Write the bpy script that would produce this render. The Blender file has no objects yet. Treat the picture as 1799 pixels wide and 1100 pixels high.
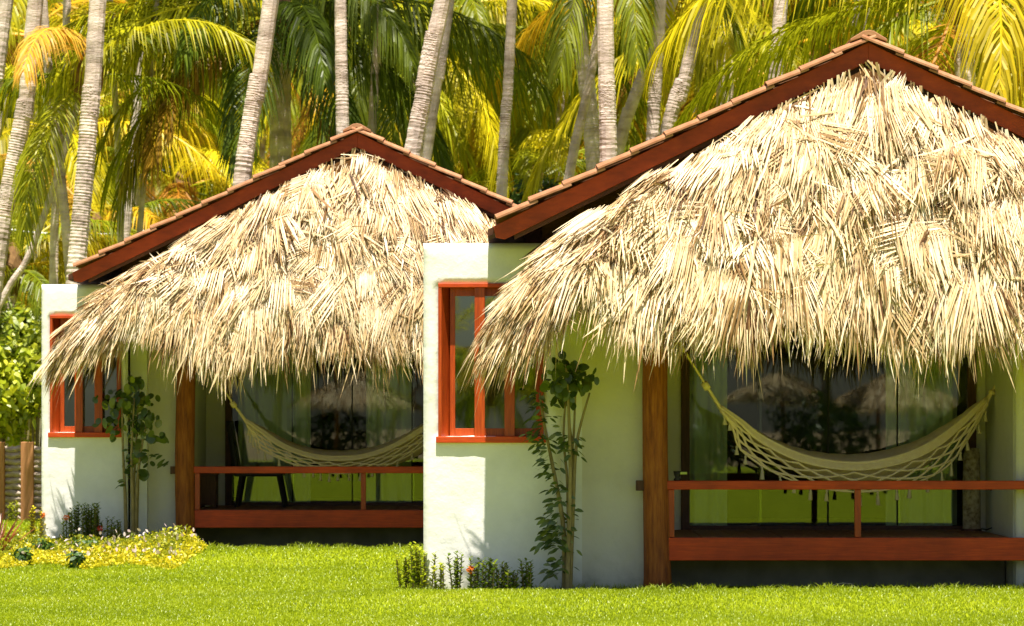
import bpy, math, random
import numpy as np
from mathutils import Vector, Matrix

# ------------------------------------------------------------------ camera, sky, sun, exposure
scene = bpy.context.scene
COL = scene.collection
F_PX, CX, HY, EYE = 5600.0, 899.5, 737.0, 1.5      # focal length in photo pixels, principal column, horizon row, eye height
cam_d = bpy.data.cameras.new('camera'); cam = bpy.data.objects.new('camera', cam_d); COL.objects.link(cam)
cam.location = (0, 0, EYE); cam.rotation_euler = (math.radians(90), 0, 0)
cam_d.sensor_width = 36; cam_d.lens = F_PX / 1799 * 36
cam_d.shift_y = (HY - 550) / 1799
cam_d.clip_start = 0.5; cam_d.clip_end = 2000
cam_d.dof.use_dof = True; cam_d.dof.focus_distance = 28.5; cam_d.dof.aperture_fstop = 4.6
scene.camera = cam

SUN_ELEV, SUN_AZ = math.radians(74.5), math.radians(3)   # sun high behind the camera, a touch to the right
world = bpy.data.worlds.new('World'); scene.world = world; world.use_nodes = True
wn = world.node_tree.nodes; wl = world.node_tree.links
sky = wn.new('ShaderNodeTexSky'); sky.sky_type = 'NISHITA'; sky.sun_disc = False
sky.sun_elevation = SUN_ELEV; sky.sun_rotation = math.pi - SUN_AZ
sky.air_density = 1.0; sky.dust_density = 1.6; sky.ozone_density = 1.0
bg = wn['Background']; bg.inputs['Strength'].default_value = 0.05
wl.new(sky.outputs[0], bg.inputs['Color'])
sun_d = bpy.data.lights.new('sun', 'SUN'); sun_d.energy = 5.0; sun_d.angle = math.radians(0.53); sun_d.color = (1.0, 0.93, 0.80)
sun = bpy.data.objects.new('sun', sun_d); COL.objects.link(sun)
sdir = Vector((math.sin(SUN_AZ) * math.cos(SUN_ELEV), -math.cos(SUN_AZ) * math.cos(SUN_ELEV), math.sin(SUN_ELEV)))  # towards the sun
sun.rotation_euler = sdir.to_track_quat('Z', 'Y').to_euler(); sun.location = sdir * 60
vs = scene.view_settings
vs.view_transform = 'Standard'; vs.look = 'None'; vs.gamma = 1; vs.use_curve_mapping = False; vs.exposure = 1.28
scene.cycles.max_bounces = 10; scene.cycles.transparent_max_bounces = 16; scene.cycles.diffuse_bounces = 4
scene.cycles.sample_clamp_indirect = 8

# ------------------------------------------------------------------ helpers
def at(px, py, Y):
    return Vector(((px - CX) * Y / F_PX, Y, EYE + (HY - py) * Y / F_PX))
def ground_at(px, py):
    Y = EYE * F_PX / (py - HY)
    return Vector(((px - CX) * Y / F_PX, Y, 0))

def tag(o, label=None, cat=None, group=None, kind=None):
    if label: o['label'] = label
    if cat: o['category'] = cat
    if group: o['group'] = group
    if kind: o['kind'] = kind
    return o
def empty(name, loc=(0, 0, 0), parent=None, rz=0):
    o = bpy.data.objects.new(name, None); COL.objects.link(o); o.location = loc; o.rotation_euler = (0, 0, rz)
    o.empty_display_size = .2
    if parent: o.parent = parent
    return o
def link(name, me, parent=None, loc=None):
    o = bpy.data.objects.new(name, me); COL.objects.link(o)
    if parent: o.parent = parent
    if loc is not None: o.location = loc
    return o

class MB:
    def __init__(s): s.v = []; s.f = []
    def box(s, x0, x1, y0, y1, z0, z1, M=None):
        b = len(s.v)
        c = [(x, y, z) for z in (z0, z1) for y in (y0, y1) for x in (x0, x1)]
        if M is not None: c = [tuple(M @ Vector(p)) for p in c]
        s.v += c
        s.f += [tuple(b + i for i in q) for q in ((0, 2, 3, 1), (4, 5, 7, 6), (0, 1, 5, 4), (2, 6, 7, 3), (0, 4, 6, 2), (1, 3, 7, 5))]
        return s
    def prism(s, poly, y0, y1):            # polygon in xz, extruded along y
        b = len(s.v); n = len(poly)
        s.v += [(x, y0, z) for x, z in poly] + [(x, y1, z) for x, z in poly]
        s.f.append(tuple(b + i for i in range(n))); s.f.append(tuple(b + n + i for i in reversed(range(n))))
        for i in range(n):
            j = (i + 1) % n; s.f.append((b + j, b + i, b + n + i, b + n + j))
        return s
    def tube(s, pts, rad, n=8, cap=True, jit=None):
        pts = [Vector(p) for p in pts]; m = len(pts)
        if not hasattr(rad, '__len__'): rad = [rad] * m
        b = len(s.v); up = Vector((0.31, 0.77, 0.2))
        for i, p in enumerate(pts):
            t = (pts[min(i + 1, m - 1)] - pts[max(i - 1, 0)])
            t = t.normalized() if t.length > 1e-9 else Vector((0, 0, 1))
            a = t.cross(up); a = (a if a.length > 1e-4 else t.cross(Vector((1, 0, 0)))).normalized(); c = t.cross(a)
            for k in range(n):
                an = 2 * math.pi * k / n; r = rad[i] * (jit(i, k) if jit else 1)
                s.v.append(tuple(p + (a * math.cos(an) + c * math.sin(an)) * r))
        for i in range(m - 1):
            for k in range(n):
                k2 = (k + 1) % n
                s.f.append((b + i * n + k, b + i * n + k2, b + (i + 1) * n + k2, b + (i + 1) * n + k))
        if cap:
            s.f.append(tuple(b + k for k in reversed(range(n)))); s.f.append(tuple(b + (m - 1) * n + k for k in range(n)))
        return s
    def lathe(s, prof, c=(0, 0, 0), n=12, jit=None):
        return s.tube([(c[0], c[1], c[2] + z) for r, z in prof], [r for r, z in prof], n, True, jit)
    def mesh(s, name, mat, smooth=False):
        me = bpy.data.meshes.new(name); me.from_pydata(s.v, [], s.f); me.materials.append(mat)
        if smooth: me.polygons.foreach_set('use_smooth', [True] * len(me.polygons))
        me.update(); return me
    def build(s, name, mat, parent=None, smooth=False, bevel=0, loc=None, seg=2):
        o = link(name, s.mesh(name, mat, smooth), parent, loc)
        if bevel:
            m = o.modifiers.new('bevel', 'BEVEL'); m.width = bevel; m.segments = seg; m.limit_method = 'ANGLE'; m.angle_limit = math.radians(40)
        return o

def fastmesh(name, V, Q, mat, rnd=None, smooth=False):
    V = np.ascontiguousarray(V, dtype=np.float32); Q = np.ascontiguousarray(Q, dtype=np.int32)
    me = bpy.data.meshes.new(name); n, m = len(V), len(Q)
    me.vertices.add(n); me.vertices.foreach_set('co', V.ravel())
    me.loops.add(4 * m); me.loops.foreach_set('vertex_index', Q.ravel())
    me.polygons.add(m); me.polygons.foreach_set('loop_start', np.arange(m, dtype=np.int32) * 4)
    me.update(calc_edges=True); me.validate()
    if rnd is not None:
        a = me.attributes.new('rnd', 'FLOAT', 'POINT'); a.data.foreach_set('value', np.ascontiguousarray(rnd, dtype=np.float32))
    me.materials.append(mat)
    me.polygons.foreach_set('use_smooth', np.full(len(me.polygons), bool(smooth)))
    return me
def nrm(a): return a / np.maximum(np.linalg.norm(a, axis=-1, keepdims=True), 1e-9)
def strips(base, d, side, L, W, bend, prof, rnd):
    """N blades: each a ribbon from base along d, width along side, bent by bend*t^2. prof = [(t, width factor)]."""
    N = len(base); K = len(prof); V = np.empty((N, K, 2, 3))
    for i, (t, w) in enumerate(prof):
        c = base + d * (L * t)[:, None] + bend * (t * t)
        o = side * (W * w * .5)[:, None]
        V[:, i, 0] = c - o; V[:, i, 1] = c + o
    idx = (np.arange(N) * K * 2)[:, None]
    Q = np.concatenate([idx + np.array([2 * i, 2 * i + 1, 2 * i + 3, 2 * i + 2]) for i in range(K - 1)], axis=0)
    return V.reshape(-1, 3), Q, np.repeat(rnd, K * 2)
def merge(parts):
    Vs, Qs, Rs, o = [], [], [], 0
    for V, Q, R in parts:
        Vs.append(V); Qs.append(Q + o); Rs.append(R); o += len(V)
    return np.concatenate(Vs), np.concatenate(Qs), np.concatenate(Rs)

# ------------------------------------------------------------------ materials
def new_mat(name):
    m = bpy.data.materials.new(name); m.use_nodes = True; nt = m.node_tree; nt.nodes.clear()
    out = nt.nodes.new('ShaderNodeOutputMaterial'); return m, nt, out
def ramp(nt, cols, fac):
    r = nt.nodes.new('ShaderNodeValToRGB'); e = r.color_ramp.elements
    while len(e) < len(cols): e.new(.5)
    for i, (p, c) in enumerate(cols): e[i].position = p; e[i].color = (*c, 1)
    nt.links.new(fac, r.inputs[0]); return r.outputs[0]
def noise(nt, vec, scale, detail=4, rough=.6):
    n = nt.nodes.new('ShaderNodeTexNoise'); n.inputs['Scale'].default_value = scale; n.inputs['Detail'].default_value = detail; n.inputs['Roughness'].default_value = rough
    nt.links.new(vec, n.inputs['Vector']); return n.outputs[0]
def coords(nt, scale=(1, 1, 1), kind='Object'):
    t = nt.nodes.new('ShaderNodeTexCoord'); mp = nt.nodes.new('ShaderNodeMapping'); mp.inputs['Scale'].default_value = scale
    nt.links.new(t.outputs[kind], mp.inputs[0]); return mp.outputs[0]
def surf(name, cols, scale=3, stretch=(1, 1, 1), rough=.8, spec=.3, bump=.3, bscale=None, bdist=.01, detail=6, dirt=None, blotch=0, bl=(.66, 1.12)):
    m, nt, out = new_mat(name); v = coords(nt, stretch)
    p = nt.nodes.new('ShaderNodeBsdfPrincipled'); p.inputs['Roughness'].default_value = rough; p.inputs['Specular IOR Level'].default_value = spec
    nt.links.new(ramp(nt, cols, noise(nt, v, scale, detail)), p.inputs['Base Color'])
    if bump:
        b = nt.nodes.new('ShaderNodeBump'); b.inputs['Strength'].default_value = bump; b.inputs['Distance'].default_value = bdist
        nt.links.new(noise(nt, v, bscale or scale * 3, 5), b.inputs['Height']); nt.links.new(b.outputs[0], p.inputs['Normal'])
    if blotch:
        bz = ramp(nt, [(.36, (bl[0],) * 3), (.62, (bl[1],) * 3)], noise(nt, coords(nt), blotch, 5, .65)); mb_ = nt.nodes.new('ShaderNodeMix'); mb_.data_type = 'RGBA'; mb_.blend_type = 'MULTIPLY'; mb_.inputs[0].default_value = 1
        nt.links.new(p.inputs['Base Color'].links[0].from_socket, mb_.inputs[6]); nt.links.new(bz, mb_.inputs[7]); nt.links.new(mb_.outputs[2], p.inputs['Base Color'])
    if dirt:
        sx = nt.nodes.new('ShaderNodeSeparateXYZ'); nt.links.new(coords(nt), sx.inputs[0]); nz = noise(nt, coords(nt), 5, 5)
        ad = nt.nodes.new('ShaderNodeMath'); ad.operation = 'MULTIPLY_ADD'; ad.inputs[1].default_value = .5; nt.links.new(nz, ad.inputs[0]); nt.links.new(sx.outputs[2], ad.inputs[2])
        mx = nt.nodes.new('ShaderNodeMix'); mx.data_type = 'RGBA'; mx.inputs[7].default_value = (*dirt, 1)
        rr = ramp(nt, [(.22, (.75,) * 3), (.36, (.28,) * 3), (.55, (0,) * 3)], ad.outputs[0]); nt.links.new(rr, mx.inputs[0])
        nt.links.new(p.inputs['Base Color'].links[0].from_socket, mx.inputs[6]); nt.links.new(mx.outputs[2], p.inputs['Base Color'])
    nt.links.new(p.outputs[0], out.inputs[0]); return m
def leaf_mat(name, cols, trans=.35, gloss=.06, objcol=False, attr='rnd', rough=.4, weather=0):
    m, nt, out = new_mat(name)
    a = nt.nodes.new('ShaderNodeAttribute'); a.attribute_name = attr
    c = ramp(nt, cols, a.outputs['Fac'])
    if objcol:
        oi = nt.nodes.new('ShaderNodeObjectInfo'); mx = nt.nodes.new('ShaderNodeMix'); mx.data_type = 'RGBA'; mx.blend_type = 'MULTIPLY'; mx.inputs[0].default_value = 1
        nt.links.new(c, mx.inputs[6]); nt.links.new(oi.outputs['Color'], mx.inputs[7]); c = mx.outputs[2]
    if weather:
        wz = ramp(nt, [(.32, (.62, .58, .56)), (.5, (.95, .94, .93)), (.7, (1.08, 1.06, 1.02))], noise(nt, coords(nt), weather, 6, .7)); mw = nt.nodes.new('ShaderNodeMix'); mw.data_type = 'RGBA'; mw.blend_type = 'MULTIPLY'; mw.inputs[0].default_value = 1
        nt.links.new(c, mw.inputs[6]); nt.links.new(wz, mw.inputs[7]); c = mw.outputs[2]
    d = nt.nodes.new('ShaderNodeBsdfDiffuse'); t = nt.nodes.new('ShaderNodeBsdfTranslucent'); g = nt.nodes.new('ShaderNodeBsdfGlossy'); g.inputs['Roughness'].default_value = rough
    nt.links.new(c, d.inputs[0]); nt.links.new(c, t.inputs[0])
    m1 = nt.nodes.new('ShaderNodeMixShader'); m1.inputs[0].default_value = trans
    nt.links.new(d.outputs[0], m1.inputs[1]); nt.links.new(t.outputs[0], m1.inputs[2])
    m2 = nt.nodes.new('ShaderNodeMixShader'); m2.inputs[0].default_value = gloss
    nt.links.new(m1.outputs[0], m2.inputs[1]); nt.links.new(g.outputs[0], m2.inputs[2])
    nt.links.new(m2.outputs[0], out.inputs[0]); return m

M = {}
M['plaster'] = surf('plaster', [(.25, (.70, .69, .66)), (.5, (.80, .79, .77)), (.8, (.84, .83, .81))], 1.6, rough=.9, spec=.1, bump=.45, bscale=5, bdist=.022, dirt=(.36, .36, .30), blotch=1.3, bl=(.90, 1.03))
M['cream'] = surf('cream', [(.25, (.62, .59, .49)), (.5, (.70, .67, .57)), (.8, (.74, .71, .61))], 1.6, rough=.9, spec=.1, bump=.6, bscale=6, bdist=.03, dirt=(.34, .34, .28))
M['concrete'] = surf('concrete', [(.3, (.16, .15, .12)), (.7, (.25, .24, .20))], 4, rough=.95)
M['redwood'] = surf('redwood', [(.3, (.42, .042, .004)), (.55, (.56, .062, .005)), (.8, (.66, .095, .009))], 5, (1, 6, 14), blotch=1.7, bl=(.72, 1.1), rough=.5, spec=.35, bump=.15)
M['redwood_v'] = surf('redwood_v', [(.3, (.26, .034, .005)), (.55, (.40, .055, .007)), (.8, (.50, .09, .012))], 5, (14, 6, 1), rough=.35, spec=.4, bump=.12)
M['darkwood'] = surf('darkwood', [(.3, (.05, .018, .009)), (.7, (.11, .04, .018))], 5, (12, 8, 1), rough=.5, bump=.1)
M['postwood'] = surf('postwood', [(.3, (.17, .045, .007)), (.5, (.32, .09, .012)), (.75, (.46, .16, .022))], 6, (6, 6, .7), rough=.6, bump=.6, bscale=14, bdist=.02)
M['plankwood'] = surf('plankwood', [(.3, (.16, .06, .025)), (.7, (.28, .11, .045))], 5, (12, 1, 4), rough=.6, bump=.2)
M['barge'] = surf('barge', [(.25, (.22, .028, .004)), (.6, (.32, .042, .005)), (.85, (.42, .068, .009))], 3, (2, 4, 6), blotch=1.5, bl=(.7, 1.15), rough=.55, spec=.3, bump=.15)
M['soffit'] = surf('soffit', [(.3, (.045, .014, .006)), (.7, (.09, .03, .012))], 4, (8, 1, 8), rough=.7)
M['tile'] = surf('tile', [(.25, (.22, .085, .04)), (.5, (.34, .155, .08)), (.8, (.46, .26, .15))], 5, rough=.85, spec=.15, bump=.3, bscale=25)
M['trunk'] = surf('trunk', [(.3, (.30, .22, .18)), (.42, (.54, .43, .37)), (.58, (.67, .55, .49)), (.75, (.80, .69, .62))], .9, (2, 2, 7), blotch=2.2, bl=(.62, 1.1), rough=.95, spec=.05, bump=.5, bscale=5, bdist=.03)
M['stem'] = surf('stem', [(.3, (.16, .12, .05)), (.7, (.30, .24, .11))], 8, (3, 3, 1), rough=.9)
M['boss'] = surf('boss', [(.3, (.12, .06, .025)), (.7, (.26, .15, .06))], 6, (4, 4, 1), rough=.95)
M['cord'] = surf('cord', [(.3, (.84, .66, .42)), (.7, (.92, .76, .52))], 20, rough=.95, spec=.05, bump=.4, bscale=90, bdist=.004)
M['tassel'] = surf('tassel', [(.3, (.60, .50, .32)), (.7, (.72, .62, .42))], 20, (10, 10, 1), rough=.95, spec=.05)
M['curtain'] = surf('curtain', [(.3, (.66, .68, .58)), (.7, (.78, .80, .70))], 2, rough=.95, spec=.05, bump=.1)
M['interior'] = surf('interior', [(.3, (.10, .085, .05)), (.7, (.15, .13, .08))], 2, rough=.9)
M['black'] = surf('black', [(.3, (.012, .010, .008)), (.7, (.025, .02, .016))], 6, rough=.6)
M['brass'] = surf('brass', [(.3, (.35, .42, .08)), (.7, (.5, .55, .15))], 9, rough=.5)
M['bark_lamp'] = surf('bark_lamp', [(.35, (.16, .12, .06)), (.5, (.33, .27, .16)), (.7, (.48, .41, .27))], 22, (1, 1, 1), rough=.9, bump=.5, bscale=30)
M['sand'] = surf('sand', [(.3, (.22, .15, .08)), (.7, (.32, .23, .13))], .5, rough=.95)
M['weave'] = surf('weave', [(.25, (.28, .21, .16)), (.5, (.48, .39, .32)), (.8, (.62, .54, .47))], 6, (1, 2, 8), rough=.95, spec=.05, bump=.6, bscale=12, bdist=.02)
M['fencewood'] = surf('fencewood', [(.3, (.30, .13, .05)), (.7, (.44, .21, .09))], 5, (8, 8, 1), rough=.8)
M['cable'] = surf('cable', [(.3, (.5, .5, .48)), (.7, (.6, .6, .58))], 5, rough=.7)

# thatch straw, per-blade colour
M['straw'] = leaf_mat('straw', [(0, (.10, .042, .014)), (.16, (.28, .155, .055)), (.33, (.55, .38, .19)), (.62, (.77, .60, .37)), (1, (.90, .78, .60))], trans=.05, gloss=.02, rough=.55, weather=9)
M['thatch_under'] = surf('thatch_under', [(.3, (.05, .022, .008)), (.7, (.12, .06, .022))], 8, (10, 10, 2), rough=1, spec=0, bump=.8, bscale=40)  # dark brown, so gaps between the blades read as deep shade
# palm frond leaflets: warm greens times the object's own colour
M['frond'] = leaf_mat('frond', [(0, (.5, .5, .5)), (.5, (1, 1, 1)), (1, (1.5, 1.4, 1.3))], trans=.40, gloss=.015, objcol=True)
M['grass'] = leaf_mat('grass', [(0, (.18, .235, .006)), (.5, (.285, .36, .007)), (.85, (.37, .43, .010)), (1, (.48, .47, .08))], trans=.5, gloss=.03)
M['leaf'] = leaf_mat('leaf', [(0, (.018, .05, .008)), (.6, (.05, .115, .015)), (1, (.13, .20, .02))], trans=.3, gloss=.05)
M['leaf_tree'] = leaf_mat('leaf_tree', [(0, (.04, .075, .010)), (.5, (.10, .15, .018)), (1, (.28, .29, .035))], trans=.3, gloss=.06)
M['leaf_lime'] = leaf_mat('leaf_lime', [(0, (.22, .30, .010)), (.5, (.44, .50, .015)), (1, (.66, .64, .03))], trans=.45, gloss=.04)
M['leaf_mid'] = leaf_mat('leaf_mid', [(0, (.05, .09, .008)), (.5, (.12, .19, .012)), (1, (.26, .32, .02))], trans=.35, gloss=.04)
M['leaf_bright'] = leaf_mat('leaf_bright', [(0, (.12, .18, .008)), (.5, (.27, .34, .012)), (1, (.46, .46, .02))], trans=.4, gloss=.05)
M['leaf_yellow'] = leaf_mat('leaf_yellow', [(0, (.16, .20, .012)), (.45, (.42, .40, .015)), (1, (.74, .60, .02))], trans=.35, gloss=.04)
M['leaf_red'] = leaf_mat('leaf_red', [(0, (.16, .03, .02)), (1, (.42, .12, .05))], trans=.3, gloss=.05)
M['petal_orange'] = leaf_mat('petal_orange', [(0, (.65, .10, .015)), (1, (.85, .25, .03))], trans=.3)
M['petal_red'] = leaf_mat('petal_red', [(0, (.50, .02, .015)), (1, (.70, .07, .03))], trans=.3)
M['petal_pink'] = leaf_mat('petal_pink', [(0, (.70, .50, .52)), (1, (.85, .74, .72))], trans=.3)

def glass_mat(name, tint, refl):
    m, nt, out = new_mat(name)
    t = nt.nodes.new('ShaderNodeBsdfTransparent'); t.inputs[0].default_value = (*tint, 1)
    g = nt.nodes.new('ShaderNodeBsdfGlossy'); g.inputs['Roughness'].default_value = .016; g.inputs[0].default_value = (.92, 1, .97, 1)
    lw = nt.nodes.new('ShaderNodeFresnel'); lw.inputs[0].default_value = 1.5
    ad = nt.nodes.new('ShaderNodeMath'); ad.operation = 'ADD'; ad.inputs[1].default_value = refl; ad.use_clamp = True
    nt.links.new(lw.outputs[0], ad.inputs[0])
    v = coords(nt); b = nt.nodes.new('ShaderNodeBump'); b.inputs['Strength'].default_value = .08; b.inputs['Distance'].default_value = .01
    nt.links.new(noise(nt, v, 1.1, 1), b.inputs['Height']); nt.links.new(b.outputs[0], g.inputs['Normal'])
    mx = nt.nodes.new('ShaderNodeMixShader'); nt.links.new(ad.outputs[0], mx.inputs[0]); nt.links.new(t.outputs[0], mx.inputs[1]); nt.links.new(g.outputs[0], mx.inputs[2])
    nt.links.new(mx.outputs[0], out.inputs[0]); return m
M['glass'] = glass_mat('glass', (.84, .88, .80), .012)
M['window_glass'] = glass_mat('window_glass', (.6, .68, .5), .11)

def lawn_mat():
    m, nt, out = new_mat('lawn'); v = coords(nt)
    p = nt.nodes.new('ShaderNodeBsdfPrincipled'); p.inputs['Roughness'].default_value = .95; p.inputs['Specular IOR Level'].default_value = .05
    c = ramp(nt, [(.3, (.19, .24, .007)), (.5, (.245, .30, .008)), (.72, (.30, .34, .010))], noise(nt, v, 1.2, 8, .7))
    nt.links.new(c, p.inputs['Base Color'])
    b = nt.nodes.new('ShaderNodeBump'); b.inputs['Strength'].default_value = .8; b.inputs['Distance'].default_value = .03
    nt.links.new(noise(nt, v, 60, 3), b.inputs['Height']); nt.links.new(b.outputs[0], p.inputs['Normal'])
    nt.links.new(p.outputs[0], out.inputs[0]); return m
M['lawn'] = lawn_mat()

# ------------------------------------------------------------------ ground
def sstep(a, b, x): t = np.clip((x - a) / (b - a), 0, 1); return t * t * (3 - 2 * t)
def lawn_z(X, Y):
    X = np.asarray(X, float); Y = np.asarray(Y, float)
    near_ = .088 * sstep(24.0, 26.1, Y) * (1 - sstep(26.25, 26.85, Y)) * sstep(-2.6, -.9, X)
    far_ = .088 * sstep(32.0, 34.6, Y) * (1 - sstep(34.8, 35.4, Y)) * (1 - sstep(-.5, .6, X)) * sstep(-6.5, -3.6, X)
    return near_ + far_ + .008 * np.sin(X * 1.3 + 1) * np.sin(Y * .9) * sstep(20, 22, Y) * (1 - sstep(26.2, 26.8, Y))
gx = np.concatenate([[-400, -120, -40, -16], np.arange(-9, 9.01, .25), [16, 40, 120, 400]]); gy = np.concatenate([[-300, -80, -20, 5, 15], np.arange(20, 38.01, .2), [45, 60, 90, 140, 300, 700]])
GX, GY = np.meshgrid(gx, gy); ii = np.arange(GX.size).reshape(GX.shape)
gm = fastmesh('lawn_ground', np.stack([GX.ravel(), GY.ravel(), lawn_z(GX, GY).ravel()], -1), np.stack([ii[:-1, :-1], ii[:-1, 1:], ii[1:, 1:], ii[1:, :-1]], -1).reshape(-1, 4), M['lawn'], smooth=True)
tag(link('lawn_ground', gm), kind='structure')
g = MB(); g.v = [(-300, -300, .004), (300, -300, .004), (300, -44, .004), (-300, -44, .004)]; g.f = [(0, 1, 2, 3)]
tag(g.build('beach_sand', M['sand']), kind='structure')

# ------------------------------------------------------------------ bungalow
def lumps(x, z, s):
    return (np.sin(x * 7.1 + s) * np.sin(z * 5.3 + 2 * s) + .7 * np.sin(x * 13.7 + z * 9.1 + s * 3) * np.sin(z * 17 - x * 5 + s) + .5 * np.sin(x * 31 + 1.7 * s) * np.sin(z * 29 + s)) * .0035

def wall_plate(name, x0, x1, z0, z1, y, holes, parent, seed, thick=.2, mat='plaster'):
    xs = sorted(set([x0, x1] + [h[i] for h in holes for i in (0, 1)])); zs = sorted(set([z0, z1] + [h[i] for h in holes for i in (2, 3)]))
    def dens(a):
        o = []
        for p, q in zip(a[:-1], a[1:]):
            n = max(1, int(round((q - p) / .06))); o += [p + (q - p) * i / n for i in range(n)]
        return o + [a[-1]]
    xs, zs = dens(xs), dens(zs); nx = len(xs); mb = MB()
    for zz in zs:
        for xx in xs:
            e = min(xx - x0, x1 - xx, z1 - zz)
            mb.v.append((xx, y + float(lumps(xx, zz, seed)) + (.012 * max(0, 1 - e / .05) ** 2), zz))
    for j in range(len(zs) - 1):
        for i in range(nx - 1):
            cx, cz = (xs[i] + xs[i + 1]) / 2, (zs[j] + zs[j + 1]) / 2
            if any(h[0] < cx < h[1] and h[2] < cz < h[3] for h in holes): continue
            mb.f.append((j * nx + i, j * nx + i + 1, (j + 1) * nx + i + 1, (j + 1) * nx + i))
    o = mb.build(name, M[mat], parent, smooth=True)
    s = o.modifiers.new('thickness', 'SOLIDIFY'); s.thickness = thick; s.offset = -1
    return o

def awning_fn(rs, hx_):
    # hem path, left flank -> front -> right flank: a flattened half oval
    HX, YF, YB, EX = hx_, -1.72, -.84, 2.3
    uu = np.linspace(-1, 1, 121); qx = HX * np.sign(uu) * np.abs(np.sin(np.abs(uu) * math.pi / 2)) ** .9
    pts = np.stack([qx, YB - (YB - YF) * np.clip(1 - np.abs(qx / HX) ** EX, 0, 1) ** (1 / EX)], -1)
    seg = np.linalg.norm(np.diff(pts, axis=0), axis=1); cum = np.concatenate([[0], np.cumsum(seg)]); T = cum[-1]
    ph = rs.uniform(0, 6.28, 8)
    def S(a, v):                                       # a, v arrays in 0..1
        l = a * T; hx = np.interp(l, cum, pts[:, 0]); hy = np.interp(l, cum, pts[:, 1])
        w = np.clip((hy - YF) / (YB - YF), 0, 1)        # 0 at the front, 1 at the back of the flank
        tx = hx / HX * (2.12 + .28 * w); tz = 4.50 - .487 * np.abs(tx) - .21 * np.clip((np.abs(tx) - 1.0) / 1.3, 0, 1); ty = -1.035 + .0 * hx
        hz = 2.18 - .05 * np.sin(l * 2.1 + ph[0]) + .045 * np.sin(l * 5.3 + ph[1]) - .13 * np.clip(hx / 2, 0, 1) + .52 * np.exp(-((np.abs(hx) - 2.40) / .30) ** 2) - .04 * w
        hv = 1 - (1 - np.clip(v, 0, 1)) ** 1.35 + np.maximum(v - 1, 0) * .15
        zv = np.where(v < 1, np.clip(v, -1, 1) * .82 + .18 * np.sign(v) * v * v, v)
        return np.stack([tx + (hx - tx) * hv, ty + (hy - ty) * hv, tz + (hz - tz) * zv], -1)
    return S, T

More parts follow.
